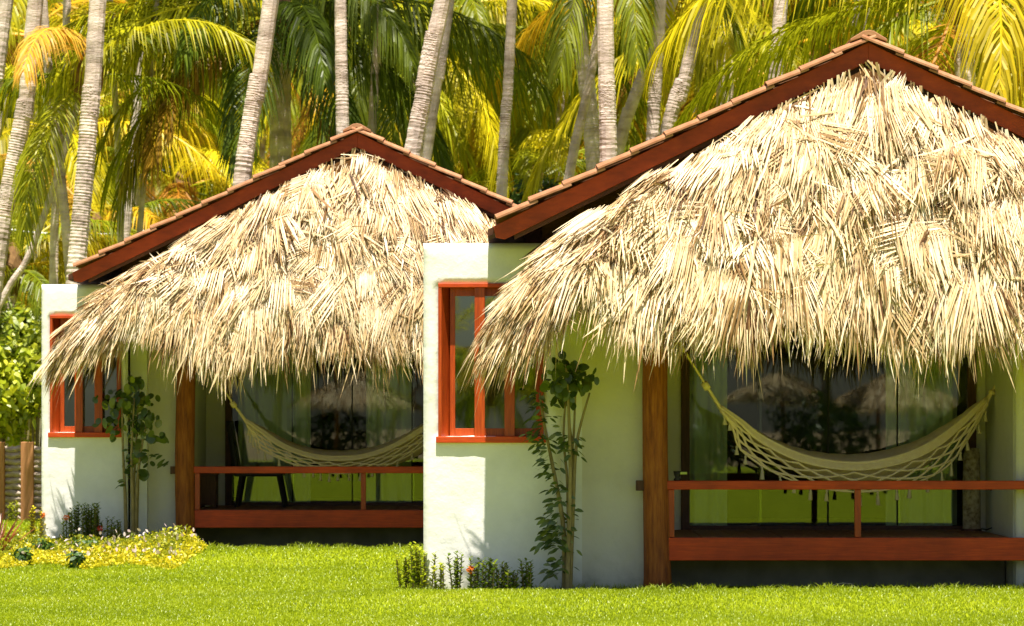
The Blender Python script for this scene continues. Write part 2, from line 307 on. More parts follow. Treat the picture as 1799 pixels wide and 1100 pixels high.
def make_thatch(parent, seed, N=7500, extra=150, hx_=3.22):
    rs = np.random.RandomState(seed); S, T = awning_fn(rs, hx_); parts = []
    # added closed dark shell: stops light leaks and makes the gaps look shaded
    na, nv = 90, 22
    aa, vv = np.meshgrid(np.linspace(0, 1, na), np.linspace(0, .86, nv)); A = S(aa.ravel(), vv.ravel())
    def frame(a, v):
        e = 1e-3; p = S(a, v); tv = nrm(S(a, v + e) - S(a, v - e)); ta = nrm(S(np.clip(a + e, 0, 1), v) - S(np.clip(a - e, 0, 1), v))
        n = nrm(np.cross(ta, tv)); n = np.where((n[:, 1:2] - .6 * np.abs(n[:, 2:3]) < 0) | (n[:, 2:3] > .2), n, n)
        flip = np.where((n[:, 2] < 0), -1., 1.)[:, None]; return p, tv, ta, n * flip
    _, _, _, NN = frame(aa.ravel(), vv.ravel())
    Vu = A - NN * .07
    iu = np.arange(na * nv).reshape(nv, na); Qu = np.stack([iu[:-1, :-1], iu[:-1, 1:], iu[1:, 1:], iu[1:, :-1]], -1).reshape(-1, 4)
    und = link('thatch_dark_shell', fastmesh('thatch_dark_shell', Vu, Qu, M['thatch_under'], smooth=True), parent)
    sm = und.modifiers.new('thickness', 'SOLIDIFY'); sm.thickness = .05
    # clumped blades
    def clump(a, v, k):                                # smooth-ish random field
        r = np.random.RandomState(k); f = 0
        for _ in range(5):
            q = r.uniform(9, 42); q2 = r.uniform(3, 14); f = f + np.sin(a * q * 2 + r.uniform(0, 6) + v * r.uniform(-9, 9)) * np.sin(v * q2 * 2 + r.uniform(0, 6))
        return f / 2.2
    a = rs.uniform(0, 1, N); v = rs.uniform(-.02, .90, N) ** 1.0
    row = np.floor(v * 11 + rs.normal(0, .25, N)) / 11; v = np.clip(.55 * v + .45 * (row + .03), -.02, .9)
    p, tv, ta, n = frame(a, v)
    cl = clump(a, v, seed + 1); cl2 = clump(a, v, seed + 2)
    messy = np.clip(1 - np.abs(v - .5) / .28, 0, 1)
    wild = rs.uniform(0, 1, N) < (.12 + .36 * messy)
    ang = rs.normal(0, .19, N) + cl * .46 + np.where(wild, rs.normal(0, .8, N), 0)
    lift = (rs.normal(.03, .14, N) + np.where(wild, np.abs(rs.normal(.03, .08, N)), 0)) * np.clip(v / .15, .25, 1)
    d = nrm(tv * np.cos(ang)[:, None] + ta * np.sin(ang)[:, None] + n * lift[:, None])
    p = p + n * (rs.uniform(-.10, .05, N) + .06 * cl2)[:, None]
    side0 = nrm(np.cross(d, n)); tw = rs.normal(0, .55, N); side = nrm(side0 * np.cos(tw)[:, None] + n * np.sin(tw)[:, None])
    L = rs.uniform(.24, .56, N) * np.where(wild, .75, 1); W = rs.uniform(.007, .021, N) * np.where(rs.uniform(0, 1, N) < .22, 1.75, 1)
    hang = np.clip((v - .55) / .35, 0, 1)
    bend = np.stack([0 * L, 0 * L, -L * (.06 + .30 * hang) * rs.uniform(.4, 1.3, N)], -1) + side0 * (rs.normal(0, .05, N))[:, None]
    rnd = np.clip(rs.beta(2.4, 2.0, N) + .13 * clump(a, v, seed + 8) + .06 * cl - .30 * (rs.uniform(0, 1, N) < .13), 0, 1)
    parts.append(strips(p, d, side, L, W, bend, [(0, .7), (.3, 1), (.7, .75), (1, .06)], rnd))
    # fans of parallel leaflets, each fan a piece of one dried frond lying flat on the slope
    NB, K = 3100, 11
    ab = rs.uniform(0, 1, NB); vb = rs.uniform(.055, .88, NB); pb, tvb, tab, nb = frame(ab, vb); clb = clump(ab, vb, seed + 1); ms = np.clip(1 - np.abs(vb - .52) / .26, 0, 1)
    wb = rs.uniform(0, 1, NB) < (.07 + .38 * ms); thb = rs.normal(0, .22, NB) + clb * .40 + np.where(wb, rs.normal(0, .8, NB), 0)
    off = rs.uniform(-.07, .075, NB) + .06 * clump(ab, vb, seed + 2); tl = (rs.normal(.03, .09, NB)) * np.clip(vb / .15, .2, 1); fan = rs.normal(.0, .02, NB) + .016; Lb = rs.uniform(.24, .50, NB) * np.where(wb, .8, 1); rb = rs.beta(2.7, 2.1, NB) + .16 * clump(ab, vb, seed + 8)
    rep = lambda q: np.repeat(q, K, axis=0)
    j = np.tile(np.arange(K) - (K - 1) / 2, NB); wd = rep(rs.uniform(.013, .026, NB)); th_ = rep(thb) + j * rep(fan) + rs.normal(0, .035, NB * K)
    tv_, ta_, n_, p_ = rep(tvb), rep(tab), rep(nb), rep(pb); d0 = nrm(tvb * np.cos(thb)[:, None] + tab * np.sin(thb)[:, None]); q0 = rep(nrm(np.cross(nb, d0)))
    sg_ = np.sign(np.sum(q0 * ta_, -1))[:, None]; q0 = q0 * sg_
    d = nrm(tv_ * np.cos(th_)[:, None] + ta_ * np.sin(th_)[:, None] + n_ * (rep(tl) + rs.normal(0, .025, NB * K))[:, None])
    P = p_ + q0 * (j * wd * rs.uniform(.92, 1.12, NB * K))[:, None] + n_ * (rep(off) + rs.uniform(-.006, .006, NB * K))[:, None] - d * rs.uniform(0, .06, NB * K)[:, None]
    P = P - n_ * (1.6 * (j * wd) ** 2)[:, None]
    sd = nrm(np.cross(d, n_)); tw = rs.normal(0, .22, NB * K) + rep(rs.normal(0, .15, NB)); sd = nrm(sd * np.cos(tw)[:, None] + n_ * np.sin(tw)[:, None])
    L = rep(Lb) * rs.uniform(.75, 1.15, NB * K); hang = np.clip((rep(vb) - .6) / .3, 0, 1); bd = np.zeros((NB * K, 3)); bd[:, 2] = -L * (.03 + .22 * hang)
    rn = np.clip(rep(rb) + rs.normal(0, .13, NB * K) - .3 * (rs.uniform(0, 1, NB * K) < .08), 0, 1)
    parts.append(strips(P, d, sd, L, wd * rs.uniform(.60, .95, NB * K), bd, [(0, .25), (.25, 1), (.75, .72), (1, .06)], rn))
    # hanging fringe at the hem
    NF = int(N * .6)
    a = rs.uniform(0, 1, NF); v = rs.uniform(.80, .93, NF); p, tv, ta, n = frame(a, v)
    cl = clump(a, v * 0, seed + 5)
    flank = np.clip((np.abs(p[:, 0]) - 2.5) / .7, 0, 1)
    d = nrm(tv * (.55 + .5 * flank)[:, None] + np.array([0, 0, -1.0]) * (.75 - .3 * flank)[:, None] + ta * (rs.normal(0, .16, NF) + .12 * cl)[:, None] + n * rs.normal(0, .10, NF)[:, None])
    p = p + n * rs.uniform(-.09, .05, NF)[:, None]
    side0 = nrm(np.cross(d, n)); tw = rs.normal(0, .8, NF); side = nrm(side0 * np.cos(tw)[:, None] + n * np.sin(tw)[:, None])
    L = rs.uniform(.14, .38, NF) * (1 + .45 * cl) * np.where(rs.uniform(0, 1, NF) < .06, 1.5, 1); L = np.clip(L, .12, .62); W = rs.uniform(.006, .022, NF)
    bend = np.stack([0 * L, 0 * L, -L * .15], -1) + side0 * rs.normal(0, .03, NF)[:, None]
    rnd = np.clip(rs.beta(2.2, 2.2, NF) - .12, 0, 1)
    parts.append(strips(p, d, side, L, W, bend, [(0, .8), (.35, 1), (.75, .7), (1, .05)], rnd))
    # sparse long strands sticking out past the flanks
    NS = 110; a = np.where(rs.uniform(0, 1, NS) < .5, rs.uniform(.06, .20, NS), rs.uniform(.80, .94, NS)); v = rs.uniform(.45, .92, NS); p, tv, ta, n = frame(a, v)
    out = np.stack([np.sign(p[:, 0]), -.2 + 0 * a, -.55 - .5 * v], -1); d = nrm(tv * .8 + nrm(out) * .8 + rs.normal(0, .12, (NS, 3))); sd = nrm(np.cross(d, n)); L = rs.uniform(.35, .68, NS)
    bd = np.zeros((NS, 3)); bd[:, 2] = -L * .22
    parts.append(strips(p, d, sd, L, rs.uniform(.010, .022, NS), bd, [(0, .8), (.4, 1), (.8, .6), (1, .05)], np.clip(rs.normal(.5, .2, NS), 0, 1)))
    V, Q, R = merge(parts)
    th = link('thatch', fastmesh('thatch', V, Q, M['straw'], R), parent); th['kind'] = 'stuff'
    th['label'] = 'shaggy layered dry palm thatch with ragged hanging hem'
    # larger separate leaf strips lying proud of the rest
    if not LEAF_MESHES:
        for k in range(6):
            r2 = np.random.RandomState(50 + k); Lk = .36 + .06 * k; w = .016 + .003 * k
            pr = [(0, .45), (.2, .9), (.5, 1), (.8, .6), (1, .04)]; rn = np.array([.25 + .08 * k])
            V1, Q1, R1 = strips(np.zeros((1, 3)), np.array([[0, 0, -1.]]), np.array([[1., 0, 0]]), np.array([Lk]), np.array([w]), np.array([[r2.normal(0, .06), -.05 + .08 * r2.rand(), 0]]), pr, rn)
            V2 = V1 + np.array([0, .012, 0]); V2[:, 0] *= .4           # folded midrib underneath
            Vv, Qq, Rr = merge([(V1, Q1, R1), (V2, Q1, R1 * .6)])
            LEAF_MESHES.append(fastmesh('thatch_leaf', Vv, Qq, M['straw'], Rr))
    a = rs.uniform(.12, .88, extra); v = rs.uniform(.06, .84, extra); p, tv, ta, n = frame(a, v)
    for i in range(extra):
        an = rs.normal(0, .35) if rs.rand() < .8 else rs.normal(0, 1.2)
        d = nrm((tv[i] * math.cos(an) + ta[i] * math.sin(an) + n[i] * .05)[None])[0]
        pos = p[i] + n[i] * (.03 + .04 * rs.rand())
        z = Vector(-d); yv = -Vector(n[i]); x = yv.cross(z).normalized(); yv = z.cross(x).normalized()
        o = link('thatch_leaf', LEAF_MESHES[rs.randint(6)], th)
        o.matrix_local = Matrix.Translation(Vector(pos)) @ Matrix((x, yv, z)).transposed().to_4x4()
    return th
LEAF_MESHES = []
TILE = {}
def tile_mesh():
    if TILE: return TILE['m']
    mb = MB(); n = 6; W, Lh = .115, .19                  # a barrel tile along local x (down-slope), arched across y
    for sgn, x in ((0, -Lh), (1, Lh)):
        for thick in (0, .016):
            for k in range(n + 1):
                an = math.pi * k / n; w = W * (1.0 if sgn else .88)
                mb.v.append((x, -w * math.cos(an), .034 * math.sin(an) - thick))
    m = n + 1
    for k in range(n):
        mb.f += [(k, k + 1, 2 * m + k + 1, 2 * m + k), (m + k + 1, m + k, 3 * m + k, 3 * m + k + 1), (k + 1, k, m + k, m + k + 1), (2 * m + k, 2 * m + k + 1, 3 * m + k + 1, 3 * m + k)]
    mb.f += [(0, 2 * m, 3 * m, m), (n, m + n, 3 * m + n, 2 * m + n)]
    TILE['m'] = mb.mesh('roof_tile', M['tile']); TILE['mb'] = mb; return TILE['m']

RX, RZ0, RZ1, RYF, RYB = 3.222, 4.705, 3.140, -1.02, 6.1     # roof half width, ridge and eave height (under the tiles)
SL = (RZ0 - RZ1) / RX
def make_roof(h):
    roof = MB()
    roof.prism([(-RX, RZ1 - .09), (0, RZ0 - .09), (RX, RZ1 - .09), (RX, RZ1 - .03), (0, RZ0 - .03), (-RX, RZ1 - .03)], RYF + .03, RYB)
    ro = roof.build('roof', M['soffit'], h)
    ang = math.atan(SL); D = .168
    for sg in (-1, 1):                                       # barge boards, plumb-cut at the eave
        x1 = sg * RX
        p = [(0, RZ0 - .012), (x1 * .985, RZ1 - .006), (x1 * .985 - sg * .02, RZ1 - .10), (x1 * .955, RZ1 - .145 + .03), (0, RZ0 - D / math.cos(ang) + .01)]
        if sg > 0: p = p[::-1]
        MB().prism(p, RYF + .0, RYF + .028).build('barge_board', M['barge'], ro, bevel=.004)
        p = [(0, RZ0 - .16), (x1 * .93, RZ1 - .16 + SL * RX * .07), (x1 * .93, RZ1 - .225 + SL * RX * .07), (0, RZ0 - .225)]
        if sg > 0: p = p[::-1]
        MB().prism(p, RYF + .03, RYF + .075).build('rafter', M['soffit'], ro, bevel=.004)  # dark soffit colour stands in for the shaded gap below the barge board
        for yy in (1.2, 3.4, 5.6):
            p2 = [(0, RZ0 - .10), (x1 * .9, RZ1 - .10 + SL * RX * .1), (x1 * .9, RZ1 - .24 + SL * RX * .1), (0, RZ0 - .24)]
            MB().prism(p2 if sg < 0 else p2[::-1], yy, yy + .06).build('rafter', M['soffit'], ro)
    tm = tile_mesh(); rs = random.Random(int(h.location.x * 100)); rest = MB(); pitch = .318
    ncourse = int(RX / math.cos(ang) / pitch) + 1
    for sg in (-1, 1):
        for c in range(ncourse):
            dd = .13 + c * pitch
            if dd > RX / math.cos(ang) + .02: continue
            for r in range(32):
                y = RYF + .035 + r * .225
                xx = sg * dd * math.cos(ang); zz = RZ0 - dd * math.sin(ang) + .022
                tilt = ang - .075 + rs.uniform(-.02, .02)
                Mx = Matrix.Translation((xx, y + rs.uniform(-.008, .008), zz + rs.uniform(-.004, .004))) @ Matrix.Rotation(0 if sg > 0 else math.pi, 4, 'Z') @ Matrix.Rotation(tilt, 4, 'Y') @ Matrix.Rotation(rs.uniform(-.03, .03), 4, 'Z')
                if r < 3:
                    o = link('roof_tile', tm, ro); o.matrix_local = Mx
                else:
                    b = len(rest.v); rest.v += [tuple(Mx @ Vector(q)) for q in TILE['mb'].v]; rest.f += [tuple(b + i for i in f) for f in TILE['mb'].f]
    rt = rest.build('roof_tiles', M['tile'], ro); rt['kind'] = 'stuff'
    for k in range(19):                                      # ridge caps
        y0 = RYF - .05 + k * .37; w = .155; zt = RZ0 + .085
        p = [(-w, zt - .10), (-w, zt - .075), (-.045, zt - .008), (0, zt), (.045, zt - .008), (w, zt - .075), (w, zt - .10), (0, zt - .045)]
        MB().prism(p, y0, y0 + .385).build('ridge_tile', M['tile'], ro, bevel=.006).location = (rs.uniform(-.006, .006), 0, rs.uniform(0, .006) + .004 * (k % 2))
    return ro

def make_window(h, x0, x1, z0, z1, y, side_label=None):
    """timber window box set in the wall with a splayed left jamb and three sashes."""
    w = empty('window', (0, 0, 0), h); t = .035
    MB().box(x0 - .02, x1 + .02, y - .035, y + .16, z0 - .055, z0).build('window_sill', M['redwood'], w, bevel=.004)
    MB().box(x0, x1, y - .02, y + .18, z1 - t, z1).build('window_head', M['redwood'], w, bevel=.004)
    j = MB(); b = [(x0, y - .018), (x0 + .028, y - .018), (x0 + .10, y + .16), (x0, y + .16)]
    j.v = [(p[0], p[1], z) for z in (z0, z1 - t) for p in b]; j.f = [(0, 3, 2, 1), (4, 5, 6, 7), (0, 1, 5, 4), (1, 2, 6, 5), (2, 3, 7, 6), (3, 0, 4, 7)]
    j.build('window_jamb', M['redwood_v'], w)
    MB().box(x1 - t, x1, y - .018, y + .16, z0, z1 - t).build('window_jamb', M['redwood_v'], w, bevel=.004)
    a0, a1 = x0 + .10, x1 - t; n = 3; sw = (a1 - a0) / n; zz0, zz1 = z0, z1 - t
    for k in range(n):
        s0, s1 = a0 + k * sw, a0 + (k + 1) * sw; yy = y + (.12, .095, .11)[k]
        l, r = (.045, .012) if k == 0 else (.03, .03)
        s = MB().box(s0, s0 + l, yy, yy + .04, zz0, zz1).box(s1 - r, s1, yy, yy + .04, zz0, zz1).box(s0 + l, s1 - r, yy + .001, yy + .039, zz0, zz0 + .07).box(s0 + l, s1 - r, yy + .001, yy + .039, zz1 - .07, zz1)
        s.build('window_sash', M['redwood_v'], w, bevel=.003)
        MB().box(s0 + l, s1 - r, yy + .016, yy + .022, zz0 + .07, zz1 - .07).build('window_pane', M['window_glass'], w)
        if k: MB().box(s0 - .045, s0 + .045, y + .005, y + .085, zz0, zz1).build('window_mullion', M['redwood_v'], w, bevel=.004)
    return w

def make_curtain(x0, x1, y, z0, z1, label, seed, group='curtains behind the glass'):
    rs = random.Random(seed); n = int((x1 - x0) / .02); mb = MB(); ph = rs.uniform(0, 6)
    c = empty('curtain', ((x0 + x1) / 2, y, z0)); tag(c, label, 'curtain', group); cx = (x0 + x1) / 2
    for z, amp in ((0, 1), ((z1 - z0) * .5, .9), (z1 - z0, .7)):
        for i in range(n + 1):
            x = x0 + (x1 - x0) * i / n
            mb.v.append((x - cx, amp * (.035 * math.sin(x * 42 + ph) + .018 * math.sin(x * 71 + 2 * ph)), z))
    for j in range(2):
        for i in range(n): mb.f.append((j * (n + 1) + i, j * (n + 1) + i + 1, (j + 1) * (n + 1) + i + 1, (j + 1) * (n + 1) + i))
    mb.build('drape', M['curtain'], c, smooth=True)
    MB().box(x0 - cx - .03, x1 - cx + .03, -.02, .02, z1 - z0, z1 - z0 + .03).build('curtain_track', M['darkwood'], c)
    return c

def bungalow(loc, wall_l, win, wall_r, post_x, fr, side_l, side_r, label, seed):
    h = empty('bungalow', loc); tag(h, label, 'bungalow', 'thatched beach bungalows')
    yw, yp, yg = -.25, .15, 1.95; ZT = 3.035; x0, x1 = win
    # front wing wall with window
    wall_plate('wall', wall_l, wall_r, -.05, ZT, yw, [(x0, x1, 1.352, 2.684)], h, seed)
    MB().box(wall_l + .012, wall_l + .2, yw + .21, 4.2, -.05, ZT - .006).build('wall', M['plaster'], h, bevel=.012)
    MB().box(wall_l + .2, wall_r, 4.0, 4.2, -.05, ZT - .006).build('wall', M['plaster'], h)
    MB().box(wall_l + .2, wall_r + .0, yw + .21, 4.0, ZT - .15, ZT - .012).build('flat_roof', M['plaster'], h)
    MB().box(wall_r - .0, wall_r + .19, yw + .21, yp + .02, -.05, ZT - .003).build('wall', M['plaster'], h)
    make_window(h, x0, x1, 1.352, 2.684, yw)
    # veranda panels and recess
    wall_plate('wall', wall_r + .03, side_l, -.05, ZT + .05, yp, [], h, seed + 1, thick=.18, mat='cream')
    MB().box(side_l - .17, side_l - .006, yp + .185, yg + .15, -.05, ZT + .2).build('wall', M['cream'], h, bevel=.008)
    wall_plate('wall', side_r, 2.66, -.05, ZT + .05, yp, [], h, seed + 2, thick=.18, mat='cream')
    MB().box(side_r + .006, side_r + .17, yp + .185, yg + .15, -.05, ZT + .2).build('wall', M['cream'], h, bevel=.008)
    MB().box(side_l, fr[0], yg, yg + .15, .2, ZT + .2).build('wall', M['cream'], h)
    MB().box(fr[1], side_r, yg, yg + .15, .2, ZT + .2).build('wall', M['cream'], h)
    MB().box(fr[0], fr[1], yg, yg + .15, 2.62, ZT + .2).build('wall', M['cream'], h)
    # room behind
    MB().box(-2.66, -2.5, .36, 6.0, -.05, 3.36).build('wall', M['plaster'], h)
    MB().box(2.5, 2.66, .36, 6.0, -.05, 3.36).build('wall', M['plaster'], h)
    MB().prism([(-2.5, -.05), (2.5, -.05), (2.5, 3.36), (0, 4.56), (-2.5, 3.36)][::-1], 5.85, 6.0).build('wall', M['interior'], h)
    MB().box(-2.49, 2.49, yg + .16, 5.84, .40, .45).build('room_floor', M['plankwood'], h)
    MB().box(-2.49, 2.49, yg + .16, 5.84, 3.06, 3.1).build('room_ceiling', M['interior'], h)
    MB().box(-.5, -.44, yg + .9, 5.84, .45, 3.06).build('partition', M['interior'], h) if False else None
    MB().prism([(-2.75, 3.09), (2.75, 3.09), (2.75, 3.27), (0, 4.62), (-2.75, 3.27)][::-1], .02, .09).build('gable_boarding', M['soffit'], h)
    for sx in (-2.42, 2.42): MB().box(sx - .035, sx + .035, -.09, .018, 3.04, 3.44).build('gable_stud', M['soffit'], h)
    make_roof(h)
    make_thatch(h, seed * 7 + 3, hx_=3.26 if loc[1] < 30 else 3.40)
    # posts
    rs = random.Random(seed)
    for k, px in enumerate((post_x, -post_x)):
        rr = [.128, .120, .116, .113, .110, .108, .106, .106]; zz = [-.05, .10, .3, .7, 1.2, 1.8, 2.4, 3.0]
        ph = rs.uniform(0, 6)
        jit = lambda i, kk: 1 + .035 * math.sin(kk * 1.9 + ph) + .02 * math.sin(kk * 3.1 + i * 1.3 + ph)
        MB().tube([(px + .012 * math.sin(z * 2 + ph), 0, z) for z in zz], rr, 18, True, jit).build('post', M['postwood'], h, smooth=True)
    MB().box(-2.5, 2.5, -.06, .06, 3.0, 3.08).build('plate_beam', M['redwood'], h)
    # deck
    dk = empty('deck', (0, 0, 0), h); e0, e1 = post_x + .105, -post_x - .105
    MB().box(e0, e1, -.045, .015, .262, .462).build('deck_beam', M['redwood'], dk, bevel=.006)
    w = .142; n = int((e1 - e0) / w)
    a0, a1 = max(e0 + .02, side_l + .004), min(e1, side_r - .004)
    n = int((a1 - a0) / w); pm = MB().box(-w / 2 + .004, w / 2 - .004, 0, yg - .03, 0, .03).mesh('deck_plank', M['plankwood'])
    for k in range(n):
        o = link('deck_plank', pm, dk, (a0 + (k + .5) * w, .019 + rs.uniform(-.006, .003), .436 + rs.uniform(-.002, .002)))
    for xx in (e0 + .3, 0, e1 - .3): MB().box(xx - .03, xx + .03, .03, 1.9, .30, .43).build('joist', M['darkwood'], dk)
    MB().box(side_l + .01, side_r - .01, .72, .8, -.05, .29).build('foundation_wall', M['concrete'], h)
    # railing
    rl = empty('railing', (0, 0, 0), h)
    MB().box(e0 - .01, e1 + .01, -.045, .045, .885, .962).build('rail', M['redwood'], rl, bevel=.006)
    for xx in (e0 + .03, 0.02, e1 - .03):
        MB().box(xx - .028, xx + .028, -.022, .026, .466, .884).build('baluster', M['redwood_v'], rl, bevel=.004)
    MB().box(post_x - .175, post_x - .10, -.03, .03, .875, .965).build('rail_end', M['darkwood'], rl, bevel=.006)
    # glazing
    gd = empty('glass_door', (0, 0, 0), h); f0, f1 = fr
    MB().box(f0, f0 + .08, yg - .03, yg + .12, .452, 2.60).build('door_frame', M['darkwood'], gd, bevel=.004)
    MB().box(f1 - .08, f1, yg - .03, yg + .12, .452, 2.60).build('door_frame', M['darkwood'], gd, bevel=.004)
    MB().box(f0 + .08, f1 - .08, yg - .03, yg + .12, 2.52, 2.60).build('door_frame', M['darkwood'], gd, bevel=.004)
    MB().box(f0 + .08, f1 - .08, yg - .03, yg + .12, .452, .50).build('door_frame', M['darkwood'], gd, bevel=.004)
    g0, g1 = f0 + .08, f1 - .08; q = (g1 - g0) / 4
    for k in range(4):
        yy = yg + (.02, .05, .05, .02)[k]
        MB().box(g0 + k * q + .004, g0 + (k + 1) * q - .004 + .03 * (k in (0, 2)), yy, yy + .01, .502, 2.518).build('door_pane', M['glass'], gd)
        if k: MB().box(g0 + k * q - .007, g0 + k * q + .007, yg + .031, yg + .049, .502, 2.518).build('pane_seal', M['black'], gd)
    return h

near = bungalow((3.016, 28.0, 0), -3.787, (-3.658, -2.741), -2.592, -1.7535, (-1.428, 1.343), -1.67, 1.434,
                'nearer white bungalow on the right with tall shaggy thatch awning', 3)
far = bungalow((-1.7206, 36.49, 0), -3.629, (-3.532, -2.723), -2.645, -2.015, (-1.737, 1.32), -1.97, 1.44,
               'farther white bungalow on the left, half hidden by the nearer one', 11)

# curtains inside the rooms
make_curtain(3.016 - 1.42, 3.016 - .98, 30.18, .46, 2.9, 'pale curtain at left of the nearer bungalow glass', 1)
make_curtain(3.016 + .52, 3.016 + 1.2, 30.18, .46, 2.9, 'pale curtain at right of the nearer bungalow glass', 2)
make_curtain(-1.7206 - 1.6, -1.7206 - .72, 38.67, .46, 2.9, 'pale curtain at left of the farther bungalow glass', 3)
make_curtain(-1.7206 - .05, -1.7206 + .5, 38.67, .46, 2.9, 'pale curtain towards the right of the farther bungalow glass', 4)

# ------------------------------------------------------------------ hammocks
def poly_at(pts, s):
    xs = [p[0] for p in pts]
    return np.interp(s, xs, [p[1] for p in pts])
def catmull(pts, n):
    P = [pts[0]] + list(pts) + [pts[-1]]; out = []
    m = len(pts) - 1
    for i in range(n + 1):
        u = i / n * m; k = min(int(u), m - 1); t = u - k
        p0, p1, p2, p3 = (np.array(P[k + j], float) for j in range(4))
        out.append(.5 * ((2 * p1) + (p2 - p0) * t + (2 * p0 - 5 * p1 + 4 * p2 - p3) * t * t + (3 * p1 - p0 - 3 * p2 + p3) * t ** 3))
    return np.array(out)
def hammock(top, bot, hookL, hookR, YL, YR, label, sc):
    """top / bot: rim and lower edge of the near side (photo columns and rows) laid between depths YL and YR."""
    n = 46; T = catmull(top, n); B = catmull(bot, n)
    h0 = at(*hookL, YL); h1 = at(*hookR, YR)
    dep = lambda px: YL + (YR - YL) * (px - hookL[0]) / (hookR[0] - hookL[0])
    P = [at(p[0], p[1], dep(p[0])) for p in T]; Q = [at(p[0], p[1], dep(p[0]) - .05 * math.sin(math.pi * i / n)) for i, p in enumerate(B)]
    base = at(T[n // 2][0], HY + EYE * F_PX / dep(T[n // 2][0]), dep(T[n // 2][0]))
    h = empty('hammock', base); tag(h, label, 'hammock', 'cream woven hammocks on the verandas')
    P = [p - base for p in P]; Q = [q - base for q in Q]; h0 = h0 - base; h1 = h1 - base
    # cloth cradle behind the lace
    mb = MB(); m = 10
    for i in range(n + 1):
        w = .62 * sc * math.sin(math.pi * (i + .5) / (n + 1)) ** .7 + .02
        for j in range(m + 1):
            u = j / m; dz = (P[i].z - Q[i].z)
            z = P[i].z - (dz * .92) * math.sin(math.pi * min(1, u * 1.02)) ** .8 + u * .07 * math.sin(math.pi * i / n)
            mb.v.append((P[i].x + .006 * math.sin(j * 3 + i), P[i].y + .03 + w * u, z + .003 * math.sin(i * 2.1 + j * 1.7)))
    for i in range(n):
        for j in range(m): mb.f.append((i * (m + 1) + j, i * (m + 1) + j + 1, (i + 1) * (m + 1) + j + 1, (i + 1) * (m + 1) + j))
    mb.build('cloth', M['cord'], h, smooth=True).modifiers.new('thickness', 'SOLIDIFY').thickness = .008
    # rim bands
    rim = MB(); rim.tube(P, .020 * sc, 7); rim.tube([p + Vector((0, -.005, -.028)) for p in P], .016 * sc, 7)
    rim.build('rim', M['cord'], h, smooth=True)
    # ribbed woven side below the rim
    sd_ = MB()
    for q in range(5): sd_.tube([P[i].lerp(Q[i], .045 * q + .05) + Vector((0, -.012 - .012 * math.sin(.4 * q), 0)) for i in range(n + 1)], .0105 * sc, 6)
    sd_.build('woven_side', M['cord'], h, smooth=True)
    # lace net
    K = 5; net = MB(); P0 = P; P = [P[i].lerp(Q[i], .24) for i in range(n + 1)] 
    G = [[P[i].lerp(Q[i], k / K) + Vector((0, -.03 * math.sin(math.pi * k / K) - .012, -.02 * (1 - k / K))) for k in range(K + 1)] for i in range(n + 1)]
    for i in range(n + 1):
        for k in range(K):
            if i % 2 or (i // 2 + k) % 2: continue
            for di in (-2, 2):
                if 0 <= i + di <= n:
                    a, b = G[i][k], G[i + di][k + 1]; c = a.lerp(b, .5) + Vector((0, 0, -.006))
                    net.tube([a, c, b], [.0125 * sc, .010 * sc, .0125 * sc], 5, False)
    net.tube([g_[K] for g_ in G], .009 * sc, 6); net.build('lace', M['cord'], h, smooth=True)
    # end bundles
    for hk, col, nm in ((h0, G[0], 'left'), (h1, G[n], 'right')):
        cb = MB(); hk2 = col[0].lerp(hk, .92)
        for q in range(9):
            e = (P0[0] if nm == 'left' else P0[n]).lerp(col[K], q / 8) + Vector((0, .05 * (q % 3), 0)); md = e.lerp(hk2, .5); ax = hk2 - e
            md = md.lerp(col[0].lerp(hk2, .5), .55)
            cb.tube([e, md, hk2 + Vector((.005 * (q % 3 - 1), .006 * (q % 2), 0))], [.010, .010, .012], 5, False)
        cb.tube([col[0].lerp(hk, .28), col[0].lerp(hk, .36)], .034, 8); cb.tube([hk2, hk], .022, 7)
        cb.tube([hk + Vector((0, 0, -.02)), hk + Vector((0, 0, .02)), hk + Vector((0, .0, .12))], .012, 6)
        cb.build('end_cords', M['cord'], h, smooth=True)
    # tassels
    rs = random.Random(len(label)); tm = []
    for v_ in range(3):
        t = MB(); ln = .085 + .02 * v_
        t.lathe([(.006, 0), (.010, -.008), (.012, -.02), (.008, -.028), (.013, -.05), (.019, -ln + .01), (.021, -ln)], n=9, jit=lambda i, k: 1 + (.18 * math.sin(k * 2.4 + i) if i > 3 else 0))
        tm.append(t.mesh('tassel', M['tassel'], True))
    for i in range(1, n, 2):
        if rs.random() < .12: continue
        o = link('tassel', tm[rs.randrange(3)], h, G[i][K] + Vector((rs.uniform(-.015, .015), rs.uniform(-.015, .01), -.004))); o.rotation_euler = (rs.uniform(-.12, .12), rs.uniform(-.12, .12), rs.uniform(0, 6))
        o.scale = (sc, sc, sc)
    return h
hammock([(1266, 715), (1300, 738), (1340, 768), (1400, 797), (1460, 811), (1520, 813), (1585, 800), (1640, 775), (1690, 738), (1733, 700)],
        [(1270, 726), (1287, 752), (1303, 792), (1372, 836), (1446, 858), (1520, 864), (1596, 852), (1660, 822), (1700, 772), (1734, 712)],
        (1183, 585), (1762, 655), 28.25, 29.45, 'cream lace hammock with tassels on the nearer veranda', 1.0)
hammock([(432, 738), (460, 756), (500, 782), (545, 798), (590, 803), (640, 799), (690, 782), (740, 752), (770, 730), (800, 700)],
        [(436, 750), (446, 768), (460, 790), (520, 818), (560, 828), (600, 832), (650, 826), (710, 805), (770, 760), (801, 710)],
        (362, 640), (830, 660), 36.8, 37.9, 'cream lace hammock with tassels on the farther veranda', .95)

